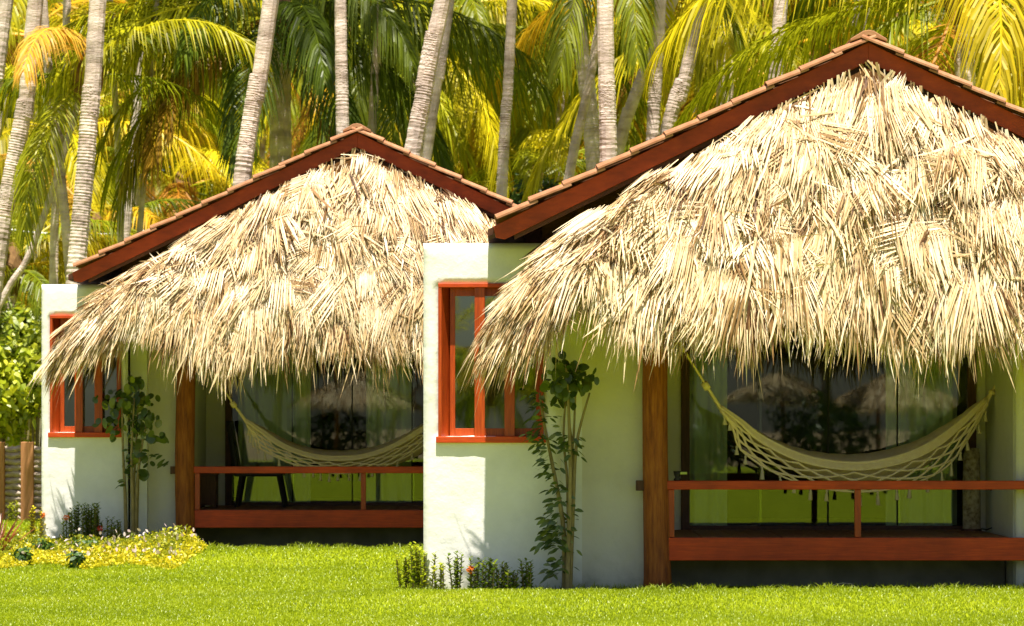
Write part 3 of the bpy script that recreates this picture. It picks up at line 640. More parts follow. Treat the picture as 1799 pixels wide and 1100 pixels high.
# ------------------------------------------------------------------ things on the verandas
fl = empty('floor_lamp', (at(1707, 0, 29.6).x, 29.6, .466)); tag(fl, 'tall bark-covered tube lamp standing on the nearer deck', 'lamp')
zc = [(.075, 0), (.082, .02), (.085, .2), (.08, .45), (.076, .7), (.066, .765), (.055, .77)]
MB().lathe(zc, n=16, jit=lambda i, k: 1 + .05 * math.sin(k * 2.3 + i * 1.7)).build('lamp_shade', M['bark_lamp'], fl, smooth=True)
MB().lathe([(.095, -.001), (.095, .018), (.07, .022)], n=16).build('lamp_base', M['darkwood'], fl)
cx_ = fl.location
MB().tube([(.08, 0, .02), (.14, -.02, .012), (.19, -.01, .03), (.235, .0, .12), (.245, .0, .30), (.262, .0, .385)], .006, 5).build('power_cord', M['black'], fl, smooth=True)
so = empty('wall_socket', (4.453 - .002, 29.62, .872)); tag(so, 'small dark wall socket with a plug beside the lamp', 'socket')
MB().box(-.02, 0, -.05, .05, -.03, .03).build('plate', M['black'], so, bevel=.004)
MB().box(-.06, -.02, -.018, .018, -.018, .018).build('plug', M['black'], so, bevel=.004)

vl = empty('candle_holder', (at(1190, 0, 28.0).x, 28.0, .962)); tag(vl, 'small dark candle holder with greenish glass on the nearer rail', 'candle')
MB().lathe([(.03, 0), (.034, .012), (.02, .03), (.03, .05), (.036, .085), (.033, .085)], n=12).build('cup', M['black'], vl, smooth=True)
MB().box(.02, .085, -.02, .02, .055, .078).build('glass_tab', M['brass'], vl, bevel=.004)

def lounge_chair(loc, label):
    c = empty('chair', loc); tag(c, label, 'chair'); D = M['black']
    bk = MB()
    for k in range(7):
        u = k / 6; bk.v += [(-.28 - .10 * u + .012, -.24, .40 + .62 * u), (-.28 - .10 * u + .012, .24, .40 + .62 * u), (-.33 - .10 * u, .22, .40 + .62 * u), (-.33 - .10 * u, -.22, .40 + .62 * u)]
    for k in range(6):
        for q in range(4): bk.f.append((4 * k + q, 4 * k + (q + 1) % 4, 4 * k + 4 + (q + 1) % 4, 4 * k + 4 + q))
    bk.f += [(3, 2, 1, 0), (24, 25, 26, 27)]
    bk.build('backrest', D, c, bevel=.02)
    MB().box(-.33, .25, -.26, .26, .36, .43).build('seat', D, c, bevel=.02)
    for sx, ex in ((-.24, -.30), (.20, .27)):
        for sy in (-.23, .23): MB().tube([(sx, sy, .37), (ex, sy * 1.05, 0)], [.026, .02], 6).build('leg', D, c)
    return c
lounge_chair((at(462, 0, 37.85).x, 37.85, .466), 'dark low chair on the farther deck behind the hammock')
cb = empty('side_cabinet', (at(368, 0, 37.4).x + .0, 37.4, .466)); tag(cb, 'narrow dark wooden cabinet by the left end of the farther rail', 'cabinet')
MB().box(-.11, .09, -.16, .16, .03, .38).build('cabinet_body', M['darkwood'], cb, bevel=.006)
MB().box(-.12, .10, -.17, .17, .38, .405).build('cabinet_top', M['darkwood'], cb, bevel=.006)
MB().box(-.10, .08, -.172, -.161, .05, .36).build('cabinet_door', M['darkwood'], cb, bevel=.003)
for sx in (-.09, .07):
    for sy in (-.14, .14): MB().box(sx - .015, sx + .015, sy - .015, sy + .015, 0, .03).build('foot', M['darkwood'], cb)

# ------------------------------------------------------------------ palms
def rachis(L, e0, droop, n, sway):
    pts = [np.zeros(3)]; t = []
    for i in range(n):
        u = (i + .5) / n; e = e0 - droop * u ** 1.25
        dv = np.array([math.cos(e), sway * u, math.sin(e)]); dv /= np.linalg.norm(dv); pts.append(pts[-1] + dv * L / n); t.append(dv)
    return np.array(pts), np.array(t)
def frond_geo(L, e0, droop, hang, nl, seed, lmax, wl=.034, sparse=0):
    rs = np.random.RandomState(seed); n = 16; P, T = rachis(L, e0, droop, n, rs.normal(0, .12))
    parts = []
    ts = np.linspace(.13, .995, nl); tt = np.concatenate([ts, ts]); sg = np.concatenate([np.ones(nl), -np.ones(nl)])
    tt = np.clip(tt + rs.normal(0, .004, 2 * nl), .05, 1)
    if sparse: k = rs.uniform(0, 1, 2 * nl) > sparse; tt, sg = tt[k], sg[k]
    N = len(tt); u = tt * n; k = np.minimum(u.astype(int), n - 1)
    base = P[k] + (P[k + 1] - P[k]) * (u - k)[:, None]; Tn = T[k]
    Sd = np.zeros((N, 3)); Sd[:, 1] = sg; Nn = nrm(np.cross(Tn, np.array([0, 1., 0]))) * -1; Nn = np.where(Nn[:, 2:3] < 0, -Nn, Nn)
    fwd = .35 + .75 * tt
    d = nrm(Tn * fwd[:, None] + Sd * (.95 - .45 * tt)[:, None] + Nn * rs.uniform(.05, .30, N)[:, None] + rs.normal(0, .06, (N, 3)))
    Ll = lmax * np.clip(np.sin(np.pi * (tt * .80 + .14)), .12, 1) ** .7 * rs.uniform(.85, 1.1, N)
    bend = np.zeros((N, 3)); bend[:, 2] = -Ll * hang * rs.uniform(.6, 1.25, N); d2 = nrm(d); bend -= d2 * (Ll * hang * .35)[:, None]
    side = nrm(np.cross(d, Nn)); tw = rs.normal(0, .35, N); side = nrm(side * np.cos(tw)[:, None] + Nn * np.sin(tw)[:, None])
    rnd = np.clip(rs.normal(.5, .2, N), 0, 1)
    parts.append(strips(base, d, side, Ll, np.full(N, wl), bend, [(0, .5), (.3, 1), (.65, .85), (1, .08)], rnd))
    # midrib as a flat three-sided strip pair
    r = np.linspace(.035, .008, n + 1)[:, None]; up = np.array([0, 0, 1.]); yv = np.array([0, 1., 0])
    A = np.stack([P - yv * r, P + up * r, P + yv * r, P - up * r * .7], 1).reshape(-1, 3)
    Q = np.array([[4 * i + q, 4 * i + (q + 1) % 4, 4 * i + 4 + (q + 1) % 4, 4 * i + 4 + q] for i in range(n) for q in range(4)])
    parts.append((A, Q, np.full(len(A), .98)))
    return merge(parts)
FR = {}
for cls, (e0, dr, hg, cnt) in {'up': (1.05, 1.3, .45, 3), 'mid': (.62, 1.5, .7, 4), 'flat': (.2, 1.35, .9, 4), 'arc': (.12, .75, 1.0, 3), 'low': (-.35, 1.0, .8, 3), 'dead': (-.95, .5, .35, 3)}.items():
    FR[cls] = []
    for k in range(cnt):
        V, Q, R = frond_geo(4.3, e0 + .1 * (k - 1), dr + .12 * (k - 1), hg, 84, sum(map(ord, cls)) % 7 + 10 * k + len(cls), {'dead': .7, 'arc': 1.3}.get(cls, 1.0), sparse=.3 if cls == 'dead' else .04)
        FR[cls].append(fastmesh('frond', V, Q, M['frond'], R))
GREENS = [(.20, .235, .007), (.31, .325, .008), (.41, .385, .009), (.13, .165, .007), (.50, .43, .010)]
YELLOW = [(.48, .37, .010), (.52, .33, .012), (.42, .36, .010)]
DRY = [(.50, .24, .02), (.38, .18, .02), (.55, .32, .04), (.26, .13, .03)]
def trunk_mesh(pts, r0, r1, seed):
    rs = random.Random(seed); P = [Vector(p) for p in pts]; L = sum((P[i + 1] - P[i]).length for i in range(len(P) - 1))
    n = max(20, int(L / .085)); C = catmull([tuple(p) for p in P], n); rad = []
    for i in range(n + 1):
        u = i / n; r = r0 + (r1 - r0) * u + .35 * r0 * math.exp(-u * L / .35)
        rad.append(r * (1 + (.022 if i % 2 else -.018) + rs.uniform(-.022, .022)))
    return MB().tube([tuple(c) for c in C], rad, 11, True, lambda i, k: 1 + .02 * math.sin(k * 2.7 + i * .9)).mesh('trunk', M['trunk'], False)
def crown(root, top, nf, rs, scale, colors, cls_w, dry=.12, az=None):
    cr = MB().lathe([(.10, -.55), (.20, -.25), (.24, 0), (.17, .25), (.05, .5)], n=9, jit=lambda i, k: 1 + .2 * math.sin(k * 2.5 + i)).build('crown', M['boss'], root, loc=top)
    for i in range(nf):
        cl = rs.choices(list(cls_w), list(cls_w.values()))[0]
        isdry = cl == 'dead' or rs.random() < dry * .3
        o = link('frond', rs.choice(FR[cl]), cr, (0, 0, .1 if cl in ('up', 'mid') else -.05))
        o.rotation_euler = (rs.uniform(-.15, .15), rs.uniform(-.12, .12), (i * 2.39996 + rs.uniform(-.3, .3)) if az is None else rs.choice(az) + rs.uniform(-.25, .25))
        s = scale * rs.uniform(.85, 1.1); o.scale = (s, s, s)
        c = rs.choice(DRY) if isdry else rs.choice(colors); k = rs.uniform(.8, 1.25); o.color = (c[0] * k, c[1] * k, c[2] * k, 1)
    return cr
CW = {'up': 2, 'mid': 4, 'flat': 4, 'low': 3, 'dead': 1}
def palm(label, pts, r0, r1, seed, nf=15, scale=1.0, colors=GREENS, w=CW, group=None, dry=.12):
    rs = random.Random(seed); base = Vector(pts[0]); root = empty('palm_tree', base); tag(root, label, 'palm tree', group)
    loc = [Vector(p) - base for p in pts]
    link('trunk', trunk_mesh(loc, r0, r1, seed), root)
    if nf: crown(root, loc[-1], nf, rs, scale, colors, w, dry)
    return root
def trunk_pts(px, Y, top):
    """px: [(column,row)...] from low to high in the photograph; carried down to the ground and up to the crown."""
    top = top + 8 if top > 10.5 else top; P = [at(a, b, Y) for a, b in px]; d = (P[1] - P[0]); g_ = P[0] - d * (P[0].z / d.z) * (.9 if abs(d.x / d.z) < .5 else .8)
    g_.z = -.1; d2 = P[-1] - P[-2]; t = P[-1] + d2 * ((top - P[-1].z) / d2.z); t.x = P[-1].x + (t.x - P[-1].x) * .8
    return [g_] + P + [t]
TG = 'tall palms of the grove'
TALL = [  # label, photo points low->high, depth, radius, crown height
    ('pale palm trunk at the far left edge of the grove', [(-12, 160), (12, 0)], 47, .12, 15),
    ('leaning pale palm trunk second from the left edge', [(0, 430), (18, 320), (42, 190), (63, 0)], 46, .14, 15),
    ('thick pale palm trunk just left of the farther roof eave', [(132, 500), (148, 320), (160, 160), (172, 0)], 45, .145, 16),
    ('slim grey palm trunk behind the thick one at left', [(124, 490), (106, 300), (93, 190), (80, 60)], 47.5, .08, 12),
    ('short thin palm trunk crossing behind the left edge trunks', [(0, 225), (44, 100), (70, 20)], 48, .058, 14),
    ('strongly leaning thin palm trunk low at the left', [(-5, 545), (50, 450), (100, 310)], 47, .055, 6.6),
    ('straight thin palm trunk above the farther white wall corner', [(94, 500), (97, 380), (112, 160), (118, 0)], 48.5, .072, 14),
    ('curving pale palm trunk above the left roof slope of the farther bungalow', [(424, 330), (436, 240), (452, 140), (476, 0)], 44, .135, 13),
    ('upright palm trunk rising from the farther roof peak', [(602, 240), (600, 120), (598, 0)], 45, .10, 13.5),
    ('leaning pale palm trunk right of the farther roof peak', [(724, 275), (742, 180), (762, 60), (778, 0)], 44, .135, 14),
    ('slender palm trunk standing between the two roofs', [(881, 345), (889, 190), (900, 0)], 46, .088, 14),
    ('left one of the twin palm trunks above the nearer roof slope', [(1044, 300), (1032, 150), (1011, 0)], 48, .135, 13.5),
    ('right one of the twin palm trunks above the nearer roof slope', [(1069, 290), (1066, 150), (1063, 0)], 43, .13, 13),
    ('upright palm trunk left of the leaning one over the nearer roof', [(1146, 250), (1152, 130), (1160, 0)], 45, .10, 14.5),
    ('leaning pale palm trunk over the middle of the nearer roof slope', [(1168, 245), (1195, 150), (1228, 30)], 45.5, .115, 11),
    ('dim leaning palm trunk in shade behind the twin trunks', [(1086, 260), (1104, 200), (1130, 130), (1160, 60)], 48, .105, 9.6),
    ('short pale leaning trunk left of the twin trunks', [(998, 320), (1016, 230), (1040, 120)], 46.5, .08, 8.8),
    ('brownish palm trunk behind the nearer roof left of its peak', [(1360, 145), (1366, 70), (1372, 0)], 46, .12, 13),
    ('brown ringed palm trunk directly behind the nearer roof peak', [(1511, 80), (1514, 0)], 50, .15, 12),
    ('thin pale palm trunk partly behind the leaning trunk right of the farther peak', [(772, 120), (788, 20)], 47, .08, 13),
    ('dark palm trunk at the top edge above the farther roof', [(254, 40), (258, 0)], 56, .09, 13),
    ('blurred pale palm trunk low behind the farther roof slope', [(246, 400), (252, 330), (262, 200)], 48, .05, 10),
    ('blurred pale palm trunk right of the slim low one', [(212, 420), (205, 200), (196, 60)], 49.5, .058, 12),
    ('pale trunk glimpsed right of the upright peak palm', [(660, 120), (668, 0)], 48, .075, 13),
]
for i, (lb, px, Y, r, top) in enumerate(TALL):
    palm(lb, trunk_pts(px, Y, top), r * .95, r * .80, 300 + i, nf=9, scale=.75, group=TG)

def short_palm(label, px, py, Y, seed, scale=1.0, colors=GREENS, w=CW, nf=17, dry=.12, group='young palms filling the grove', r=.14):
    top = at(px, py, Y); rs = random.Random(seed); b = Vector((top.x + rs.uniform(-.4, .4), Y + rs.uniform(-.3, .3), -.1))
    return palm(label, [b, b.lerp(top, .5) + Vector((rs.uniform(-.15, .15), 0, 0)), top], r * 1.2, r, seed, nf, scale, colors, w, group, dry)
# the big palm whose crown sits above the farther roof: fronds set one by one
rootF = short_palm('big green palm with arching fronds above the farther roof', 492, 34, 49, 77, nf=0, r=.16)
crF = crown(rootF, at(492, 34, 49) - Vector(rootF.location), 0, random.Random(1), 1, GREENS, CW)
HERO = [ # class, variant, azimuth(deg, 180 = photo left, -90 = to camera), scale, colour, roll
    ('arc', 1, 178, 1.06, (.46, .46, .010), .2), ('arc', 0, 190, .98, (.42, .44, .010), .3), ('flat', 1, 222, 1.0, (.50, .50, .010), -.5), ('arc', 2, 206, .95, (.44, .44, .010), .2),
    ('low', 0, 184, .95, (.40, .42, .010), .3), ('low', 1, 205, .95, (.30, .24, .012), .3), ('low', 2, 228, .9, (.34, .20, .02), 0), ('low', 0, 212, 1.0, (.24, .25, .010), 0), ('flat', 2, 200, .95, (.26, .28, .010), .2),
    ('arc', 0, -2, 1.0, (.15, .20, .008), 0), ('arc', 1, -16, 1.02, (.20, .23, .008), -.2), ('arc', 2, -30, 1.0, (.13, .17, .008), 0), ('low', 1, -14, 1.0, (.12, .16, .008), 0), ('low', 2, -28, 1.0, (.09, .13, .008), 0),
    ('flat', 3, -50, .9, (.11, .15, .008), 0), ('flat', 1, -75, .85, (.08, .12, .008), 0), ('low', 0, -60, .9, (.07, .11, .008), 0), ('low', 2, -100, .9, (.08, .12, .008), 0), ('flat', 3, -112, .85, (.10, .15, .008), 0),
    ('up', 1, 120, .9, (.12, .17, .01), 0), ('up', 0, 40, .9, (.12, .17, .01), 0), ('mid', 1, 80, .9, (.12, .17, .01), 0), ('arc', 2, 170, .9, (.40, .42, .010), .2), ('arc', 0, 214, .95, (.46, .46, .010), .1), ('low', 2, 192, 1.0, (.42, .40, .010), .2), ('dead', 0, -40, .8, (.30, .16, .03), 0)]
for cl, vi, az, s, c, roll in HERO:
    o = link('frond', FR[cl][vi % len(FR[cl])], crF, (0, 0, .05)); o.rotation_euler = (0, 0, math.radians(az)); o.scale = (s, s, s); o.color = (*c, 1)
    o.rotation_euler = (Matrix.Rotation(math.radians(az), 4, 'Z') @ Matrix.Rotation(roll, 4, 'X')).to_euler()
MIX = GREENS + YELLOW
SHORT = [
    ('young palm with hanging yellow-green fronds at the top right corner', 1690, -15, 44, 1.1, MIX, .1),
    ('drooping green palm behind the right slope of the nearer roof', 1820, 40, 48, 1.1, GREENS, .1),
    ('yellowing palm behind the nearer roof left of its peak', 1275, -10, 54, 1.1, MIX, .35),
    ('golden drooping palm beside the leaning trunk over the nearer roof', 1235, 110, 62, .9, YELLOW, .5),
    ('yellow palm between the slender trunk and the twin trunks', 985, 10, 63, 1.1, MIX, .3),
    ('golden dry palm just left of the twin trunks', 1000, 170, 66, .8, YELLOW, .7),
    ('green palm behind the slender trunk between the roofs', 880, 120, 68, 1.0, MIX, .2),
    ('green palm directly right of the farther roof peak', 730, 60, 57, 1.05, GREENS, .1),
    ('dark green palm behind the upright peak trunk', 610, 70, 62, 1.0, GREENS, .1),
    ('low green palm in the valley between the two roofs', 940, 330, 60, .8, GREENS, .1),
    ('low palm behind the nearer roof left end', 1000, 300, 72, .9, MIX, .3),
    ('palm behind the nearer roof peak with upright fronds', 1440, 60, 58, 1.05, MIX, .25),
    ('palm right of the nearer roof peak behind the tiles', 1580, 70, 60, 1.0, MIX, .2),
    ('palm above the right end of the nearer roof', 1740, 130, 64, 1.0, GREENS, .2),
    ('palm with long fronds at the left edge halfway up', 20, 470, 58, .75, MIX, .2),
    ('yellow-green palm behind the leaning left trunks', 110, 230, 64, 1.0, MIX, .2),
    ('green palm at the top left corner behind the trunks', 60, 60, 70, 1.1, MIX, .2),
    ('dense palm low behind the farther roof slope', 320, 330, 66, .95, GREENS, .3),
    ('palm low behind the farther white wall corner', 170, 420, 60, .8, MIX, .3),
    ('yellow palm top left between the two thick trunks', 240, 70, 72, 1.1, MIX, .2),
    ('low golden palm over the hedge at left', 60, 560, 62, .6, YELLOW, .3),
]
for i, (lb, px, py, Y, s, cols, dry) in enumerate(SHORT):
    short_palm(lb, px, py, Y, 500 + i, s, cols, dict(CW, dead=.5 + 2.5 * dry, low=4, flat=5), nf=20, dry=dry)
rs_ = random.Random(8)
for i in range(26):                                         # deeper fill between those
    px = -60 + i * 78 + rs_.uniform(-25, 25); py = rs_.choice([10, 120, 230, 330]) + rs_.uniform(-30, 40)
    short_palm('young palm half lost in the dense grove background', px, py, 76 + rs_.uniform(0, 14), 700 + i, 1.1, MIX, dict(CW, dead=.8, low=4, flat=5), nf=17, dry=.25, group='deep palms filling the grove background')
# far wood: one mass
def far_wood():
    rs = np.random.RandomState(5); parts = []
    vs_ = [frond_geo(4.6, e, d, h, 20, 90 + k, 1.15, wl=.13) for k, (e, d, h) in enumerate([(.9, 1.4, .4), (.4, 1.4, .6), (0, 1.2, .6), (-.5, .8, .5)])]
    for i in range(1500):
        V, Q, R = vs_[rs.randint(4)]; a = rs.uniform(0, 6.283); c, s = math.cos(a), math.sin(a); sc = rs.uniform(.8, 1.3)
        V2 = np.stack([V[:, 0] * c - V[:, 1] * s, V[:, 0] * s + V[:, 1] * c, V[:, 2]], -1) * sc + np.array([rs.uniform(-24, 24), rs.uniform(96, 118), rs.uniform(.5, 16)])
        parts.append((V2, Q, np.clip(R * .5 + rs.uniform(0, .5), 0, 1)))
    V, Q, R = merge(parts)
    return link('far_palm_wood', fastmesh('far_palm_wood', V, Q, M['frond'], R))
fw = far_wood(); fw.color = (.34, .31, .012, 1); tag(fw, 'dense mass of distant palm fronds behind the whole grove', 'palm wood', kind='stuff')

# ------------------------------------------------------------------ leafy shrubs and garden plants
def leaf_cloud(name, mat, C, rad, n, size, seed, parent, up=.3, aspect=.55, shell=.35):
    rs = np.random.RandomState(seed); d = nrm(rs.normal(0, 1, (n, 3))); r = rs.uniform(shell, 1, n) ** .6
    lob = 1 + .22 * np.sin(d[:, 0] * 5 + seed) * np.sin(d[:, 2] * 6 + 2 * seed) + .12 * np.sin(d[:, 1] * 11 + d[:, 0] * 9)
    P = np.array(C) + d * (r * lob)[:, None] * np.array(rad); P[:, 2] = np.maximum(P[:, 2], .02)
    n_ = nrm(d + np.array([0, -.3, up]) + rs.normal(0, .55, (n, 3))); dr = nrm(np.cross(n_, rs.normal(0, 1, (n, 3)))); sd = np.cross(n_, dr)
    L = rs.uniform(.7, 1.3, n) * size; b = np.zeros((n, 3)); b[:, 2] = -L * .25
    V, Q, R = strips(P, dr, sd, L, L * aspect, b, [(0, .15), (.35, 1), (.7, .85), (1, .1)], np.clip(rs.normal(.5, .25, n), 0, 1))
    return link(name, fastmesh(name, V, Q, mat, R), parent)
def shrub(label, c, rad, n, size, seed, mat='leaf_bright', group=None, name='shrub', aspect=.55):
    root = empty(name, (c[0], c[1], 0)); tag(root, label, 'shrub', group)
    leaf_cloud('foliage', M[mat], (0, 0, c[2]), rad, n, size, seed, root, aspect=aspect)
    rs = random.Random(seed); st = MB()
    for k in range(5):
        a = rs.uniform(0, 6.28); q = rs.uniform(.2, .6); st.tube([(0, 0, -.05), (rad[0] * q * .4 * math.cos(a), rad[1] * q * .4 * math.sin(a), c[2] * .6), (rad[0] * q * math.cos(a), rad[1] * q * math.sin(a), c[2] + rad[2] * .4)], [.03, .02, .008], 5)
    st.build('stems', M['stem'], root); return root
def px_shrub(label, px, py, Y, rpx, n, size, seed, mat='leaf_bright', group=None):
    c = at(px, py, Y); k = Y / F_PX
    return shrub(label, c, (rpx[0] * k, rpx[0] * k * .8, rpx[1] * k), n, size, seed, mat, group)
BG = 'bright shrubs behind the fence'
px_shrub('bright green leafy shrub behind the fence at the left edge', 0, 690, 47.9, (60, 95), 2200, .13, 21, 'leaf_lime', BG)
px_shrub('bright green shrub between the fence and the farther white wall', 62, 650, 48.1, (50, 75), 1800, .13, 22, 'leaf_lime', BG)
px_shrub('taller leafy bush behind the bright shrubs at left', 40, 600, 57, (70, 70), 1700, .14, 23, 'leaf_bright', BG)
px_shrub('leafy green tree glimpsed between the two roofs', 965, 260, 66, (62, 90), 2200, .20, 24, 'leaf_bright')
px_shrub('green bush low behind the valley between the roofs', 960, 370, 58, (90, 60), 1800, .16, 25, 'leaf')

def ixora(label, px, py_base, hpx, wpx, seed, mat='leaf', flower=None, group=None, nst=5, Y=None):
    b = ground_at(px, py_base); k = b.y / F_PX
    if Y: q_ = at(px, py_base - hpx, Y); b = Vector((q_.x, Y, 0)); k = Y / F_PX; hpx = q_.z / k
    b.z = float(lawn_z(b.x, b.y)); H, W = hpx * k, wpx * k; rs = np.random.RandomState(seed)
    root = empty('ixora_plant', b); tag(root, label, 'garden plant', group)
    st = MB(); parts = []
    for s in range(nst):
        bx, by = rs.uniform(-W / 2, W / 2), rs.uniform(-.09, .09); hh = H * rs.uniform(.72, 1.0); tx, ty = bx * 1.12 + rs.normal(0, .015), by + rs.normal(0, .02)
        st.tube([(bx * .8, by * .8, -.02), ((bx + tx) / 2, (by + ty) / 2, hh * .5), (tx, ty, hh * .95)], [.007, .006, .004], 5)
        n = int(hh / .009); z = np.linspace(hh * .12, hh, n); u = z / hh
        P = np.stack([bx * .8 + (tx - bx * .8) * u, by * .8 + (ty - by * .8) * u, z], -1); a = np.arange(n) * 2.4 + rs.uniform(0, 6)
        d = nrm(np.stack([np.cos(a), np.sin(a), rs.uniform(.35, 1.0, n)], -1)); L = rs.uniform(.04, .078, n) * (1.1 - .3 * u)
        sd = nrm(np.cross(d, np.array([0, 0, 1.]))); bd = np.zeros((n, 3)); bd[:, 2] = -L * .2
        parts.append(strips(P, d, sd, L, L * .42, bd, [(0, .3), (.4, 1), (.75, .8), (1, .1)], np.clip(rs.normal(.45, .25, n) + .25 * u, 0, 1)))
    V, Q, R = merge(parts); link('foliage', fastmesh('foliage', V, Q, M[mat], R), root); st.build('stems', M['stem'], root)
    if flower:
        for q in range(flower[1]):
            n = 46; c = np.array([rs.uniform(-W * .3, W * .3), -.05, H * rs.uniform(.62, .98)]); d = nrm(rs.normal(0, 1, (n, 3)) + np.array([0, -.4, .5])); P = c + d * .026
            sd = nrm(np.cross(d, rs.normal(0, 1, (n, 3)))); V, Q, R = strips(P, sd, np.cross(d, sd), np.full(n, .024), np.full(n, .014), d * .004, [(0, .5), (.5, 1), (1, .4)], rs.uniform(0, 1, n))
            link('flower', fastmesh('flower', V, Q, M[flower[0]], R), root)
    return root
IX = 'small plants along the foot of the nearer white wall'
ixora('yellow-green clump left of the nearer wall corner', 718, 1036, 66, 56, 1, 'leaf_bright', None, IX, 9)
ixora('tall yellow-green plant right at the nearer wall corner', 746, 1040, 90, 46, 2, 'leaf_bright', None, IX, 9)
ixora('thin yellowish plant just right of the nearer wall corner', 772, 1042, 60, 24, 3, 'leaf_bright', None, IX, 4)
ixora('narrow upright plant standing alone against the sunlit wall', 800, 1043, 72, 16, 4, 'leaf_mid', None, IX, 5)
ixora('upright plant with an orange flower against the sunlit wall', 832, 1044, 66, 20, 5, 'leaf_mid', ('petal_orange', 1), IX, 5)
ixora('dark plant on the shadow edge of the nearer wall', 852, 1045, 66, 15, 6, 'leaf_mid', None, IX, 5)
ixora('broad dark plant just inside the wall shade', 874, 1046, 62, 22, 7, 'leaf_mid', None, IX, 6)
ixora('thin dark plant in the middle of the shaded row', 890, 1046, 58, 12, 8, 'leaf_mid', None, IX, 4)
ixora('short dark plant second from the right of the row', 906, 1046, 46, 16, 9, 'leaf_mid', None, IX, 5)
ixora('tallest dark plant at the right end of the row', 926, 1045, 68, 22, 10, 'leaf_mid', None, IX, 6)
IX2 = 'small plants in the bed by the farther wall'
ixora('orange tipped yellow plant in the bed left of the farther wall', 72, 948, 62, 34, 11, 'leaf_yellow', ('petal_orange', 1), IX2, 9, 36.3)
ixora('slim plant with an orange flower against the farther sunlit wall', 122, 944, 50, 16, 12, 'leaf_mid', ('petal_orange', 1), IX2, 4, 35.75)
ixora('dense dark green bush by the farther wall', 148, 946, 62, 52, 13, 'leaf_mid', None, IX2, 24, 35.75)
ixora('small plant with a red flower in the farther bed', 172, 948, 36, 18, 14, 'leaf_mid', ('petal_red', 1), IX2, 4, 35.75)
ixora('small dark plant left of the farther slender tree', 192, 950, 42, 18, 15, 'leaf_mid', None, IX2, 4, 35.75)
ixora('small dark plant touching the farther slender tree', 212, 950, 44, 16, 16, 'leaf_mid', None, IX2, 4, 35.75)
ixora('small plant before the woven fence', 22, 918, 40, 26, 17, 'leaf_bright', None, IX2, 6)
# yellow ground cover
def ground_cover():
    rs = np.random.RandomState(4); parts = []; n = 20000
    xl = rs.uniform(-30, 365, n * 2); yb = rs.uniform(952, 1003, n * 2)
    edge = 1003 - 8 * np.abs(np.sin(xl * .021)) - np.clip((xl - 300) / 65, 0, 1) * 14; back = 955 + np.clip((xl - 230) / 135, 0, 1) * 26
    k = (yb < edge) & (yb > back); xl, yb = xl[k][:n], yb[k][:n]; n = len(xl)
    Y = EYE * F_PX / (yb - HY); X = (xl - CX) * Y / F_PX
    hgt = .62 * (.16 + .10 * np.sin(X * 3.1) * np.sin(Y * 1.7) + .05 * np.sin(X * 9 + Y * 5)) * np.clip((edge[k][:n] - yb) / 10 + .35, .3, 1.3)
    z = hgt * rs.uniform(.2, 1.1, n) + lawn_z(X, Y); P = np.stack([X, Y, z], -1)
    d = nrm(rs.normal(0, .8, (n, 3)) + np.array([0, -.15, .8])); L = rs.uniform(.026, .055, n); sd = nrm(np.cross(d, rs.normal(0, 1, (n, 3)))); b = np.zeros((n, 3)); b[:, 2] = -L * .25
    V, Q, R = strips(P, d, sd, L, L * .5, b, [(0, .3), (.4, 1), (.75, .8), (1, .1)], np.clip(rs.normal(.5, .2, n) + np.where(yb > edge[k][:n] - 10, .20, -.26), 0, 1))
    o = link('ground_cover', fastmesh('ground_cover', V, Q, M['leaf_yellow'], R)); tag(o, 'low golden yellow ground cover spreading before the farther bungalow', 'ground cover', kind='stuff')
    m = 420; P = P[rs.choice(n, m)] + np.array([0, 0, .07]); P[:, 2] = np.maximum(P[:, 2], .14); keep = (P[:, 0] > -5.0) & (rs.uniform(0, 1, m) < .5 + .3 * (P[:, 0] > -4.3)); P = P[keep]; m = len(P)
    d = nrm(rs.normal(0, .6, (m, 3)) + np.array([0, -.3, .8])); sd = nrm(np.cross(d, rs.normal(0, 1, (m, 3)))); L = np.full(m, .045)
    V, Q, R = strips(P, d, sd, L, L * .7, d * 0, [(0, .3), (.5, 1), (1, .4)], rs.uniform(0, 1, m))
    o = link('pink_blossoms', fastmesh('pink_blossoms', V, Q, M['petal_pink'], R)); tag(o, 'tiny pale pink blossoms scattered over the yellow ground cover', 'blossoms', kind='stuff')
ground_cover()
for i, (px, py, w) in enumerate([(48, 975, 24), (72, 985, 20), (150, 985, 26), (136, 1000, 14), (40, 995, 16)]):
    c = ground_at(px, py); r_ = w * c.y / F_PX
    shrub(['dark green tuft at the upper left of the yellow ground cover', 'dark green tuft beside the first one in the yellow ground cover', 'dark green tuft in the middle of the yellow ground cover', 'small dark tuft at the front edge of the ground cover', 'dark tuft near the lower left of the ground cover'][i], (c.x, c.y, .10 + float(lawn_z(c.x, c.y))), (r_, r_, .09), 120, .06, 60 + i, 'leaf', 'dark tufts in the yellow bed', 'garden_tuft')
# red strap-leaved plant at the left edge
b = ground_at(-6, 985); cd = empty('cordyline', b); tag(cd, 'reddish strap-leaved plant at the left edge of the bed', 'garden plant')
rs = np.random.RandomState(9); n = 42; d = nrm(rs.normal(0, .45, (n, 3)) + np.array([0, 0, 1.])); sd = nrm(np.cross(d, rs.normal(0, 1, (n, 3)))); L = rs.uniform(.35, .62, n)
bd = d * np.array([1, 1, 0]) * .15; bd[:, 2] -= L * .12
V, Q, R = strips(np.zeros((n, 3)) + rs.normal(0, .02, (n, 3)), d, sd, L, np.full(n, .028), bd, [(0, .6), (.4, 1), (.75, .7), (1, .05)], rs.uniform(0, 1, n)); link('leaves', fastmesh('leaves', V, Q, M['leaf_red'], R), cd)
MB().tube([(0, 0, -.05), (0, 0, .06)], [.03, .02], 6).build('stem', M['stem'], cd)

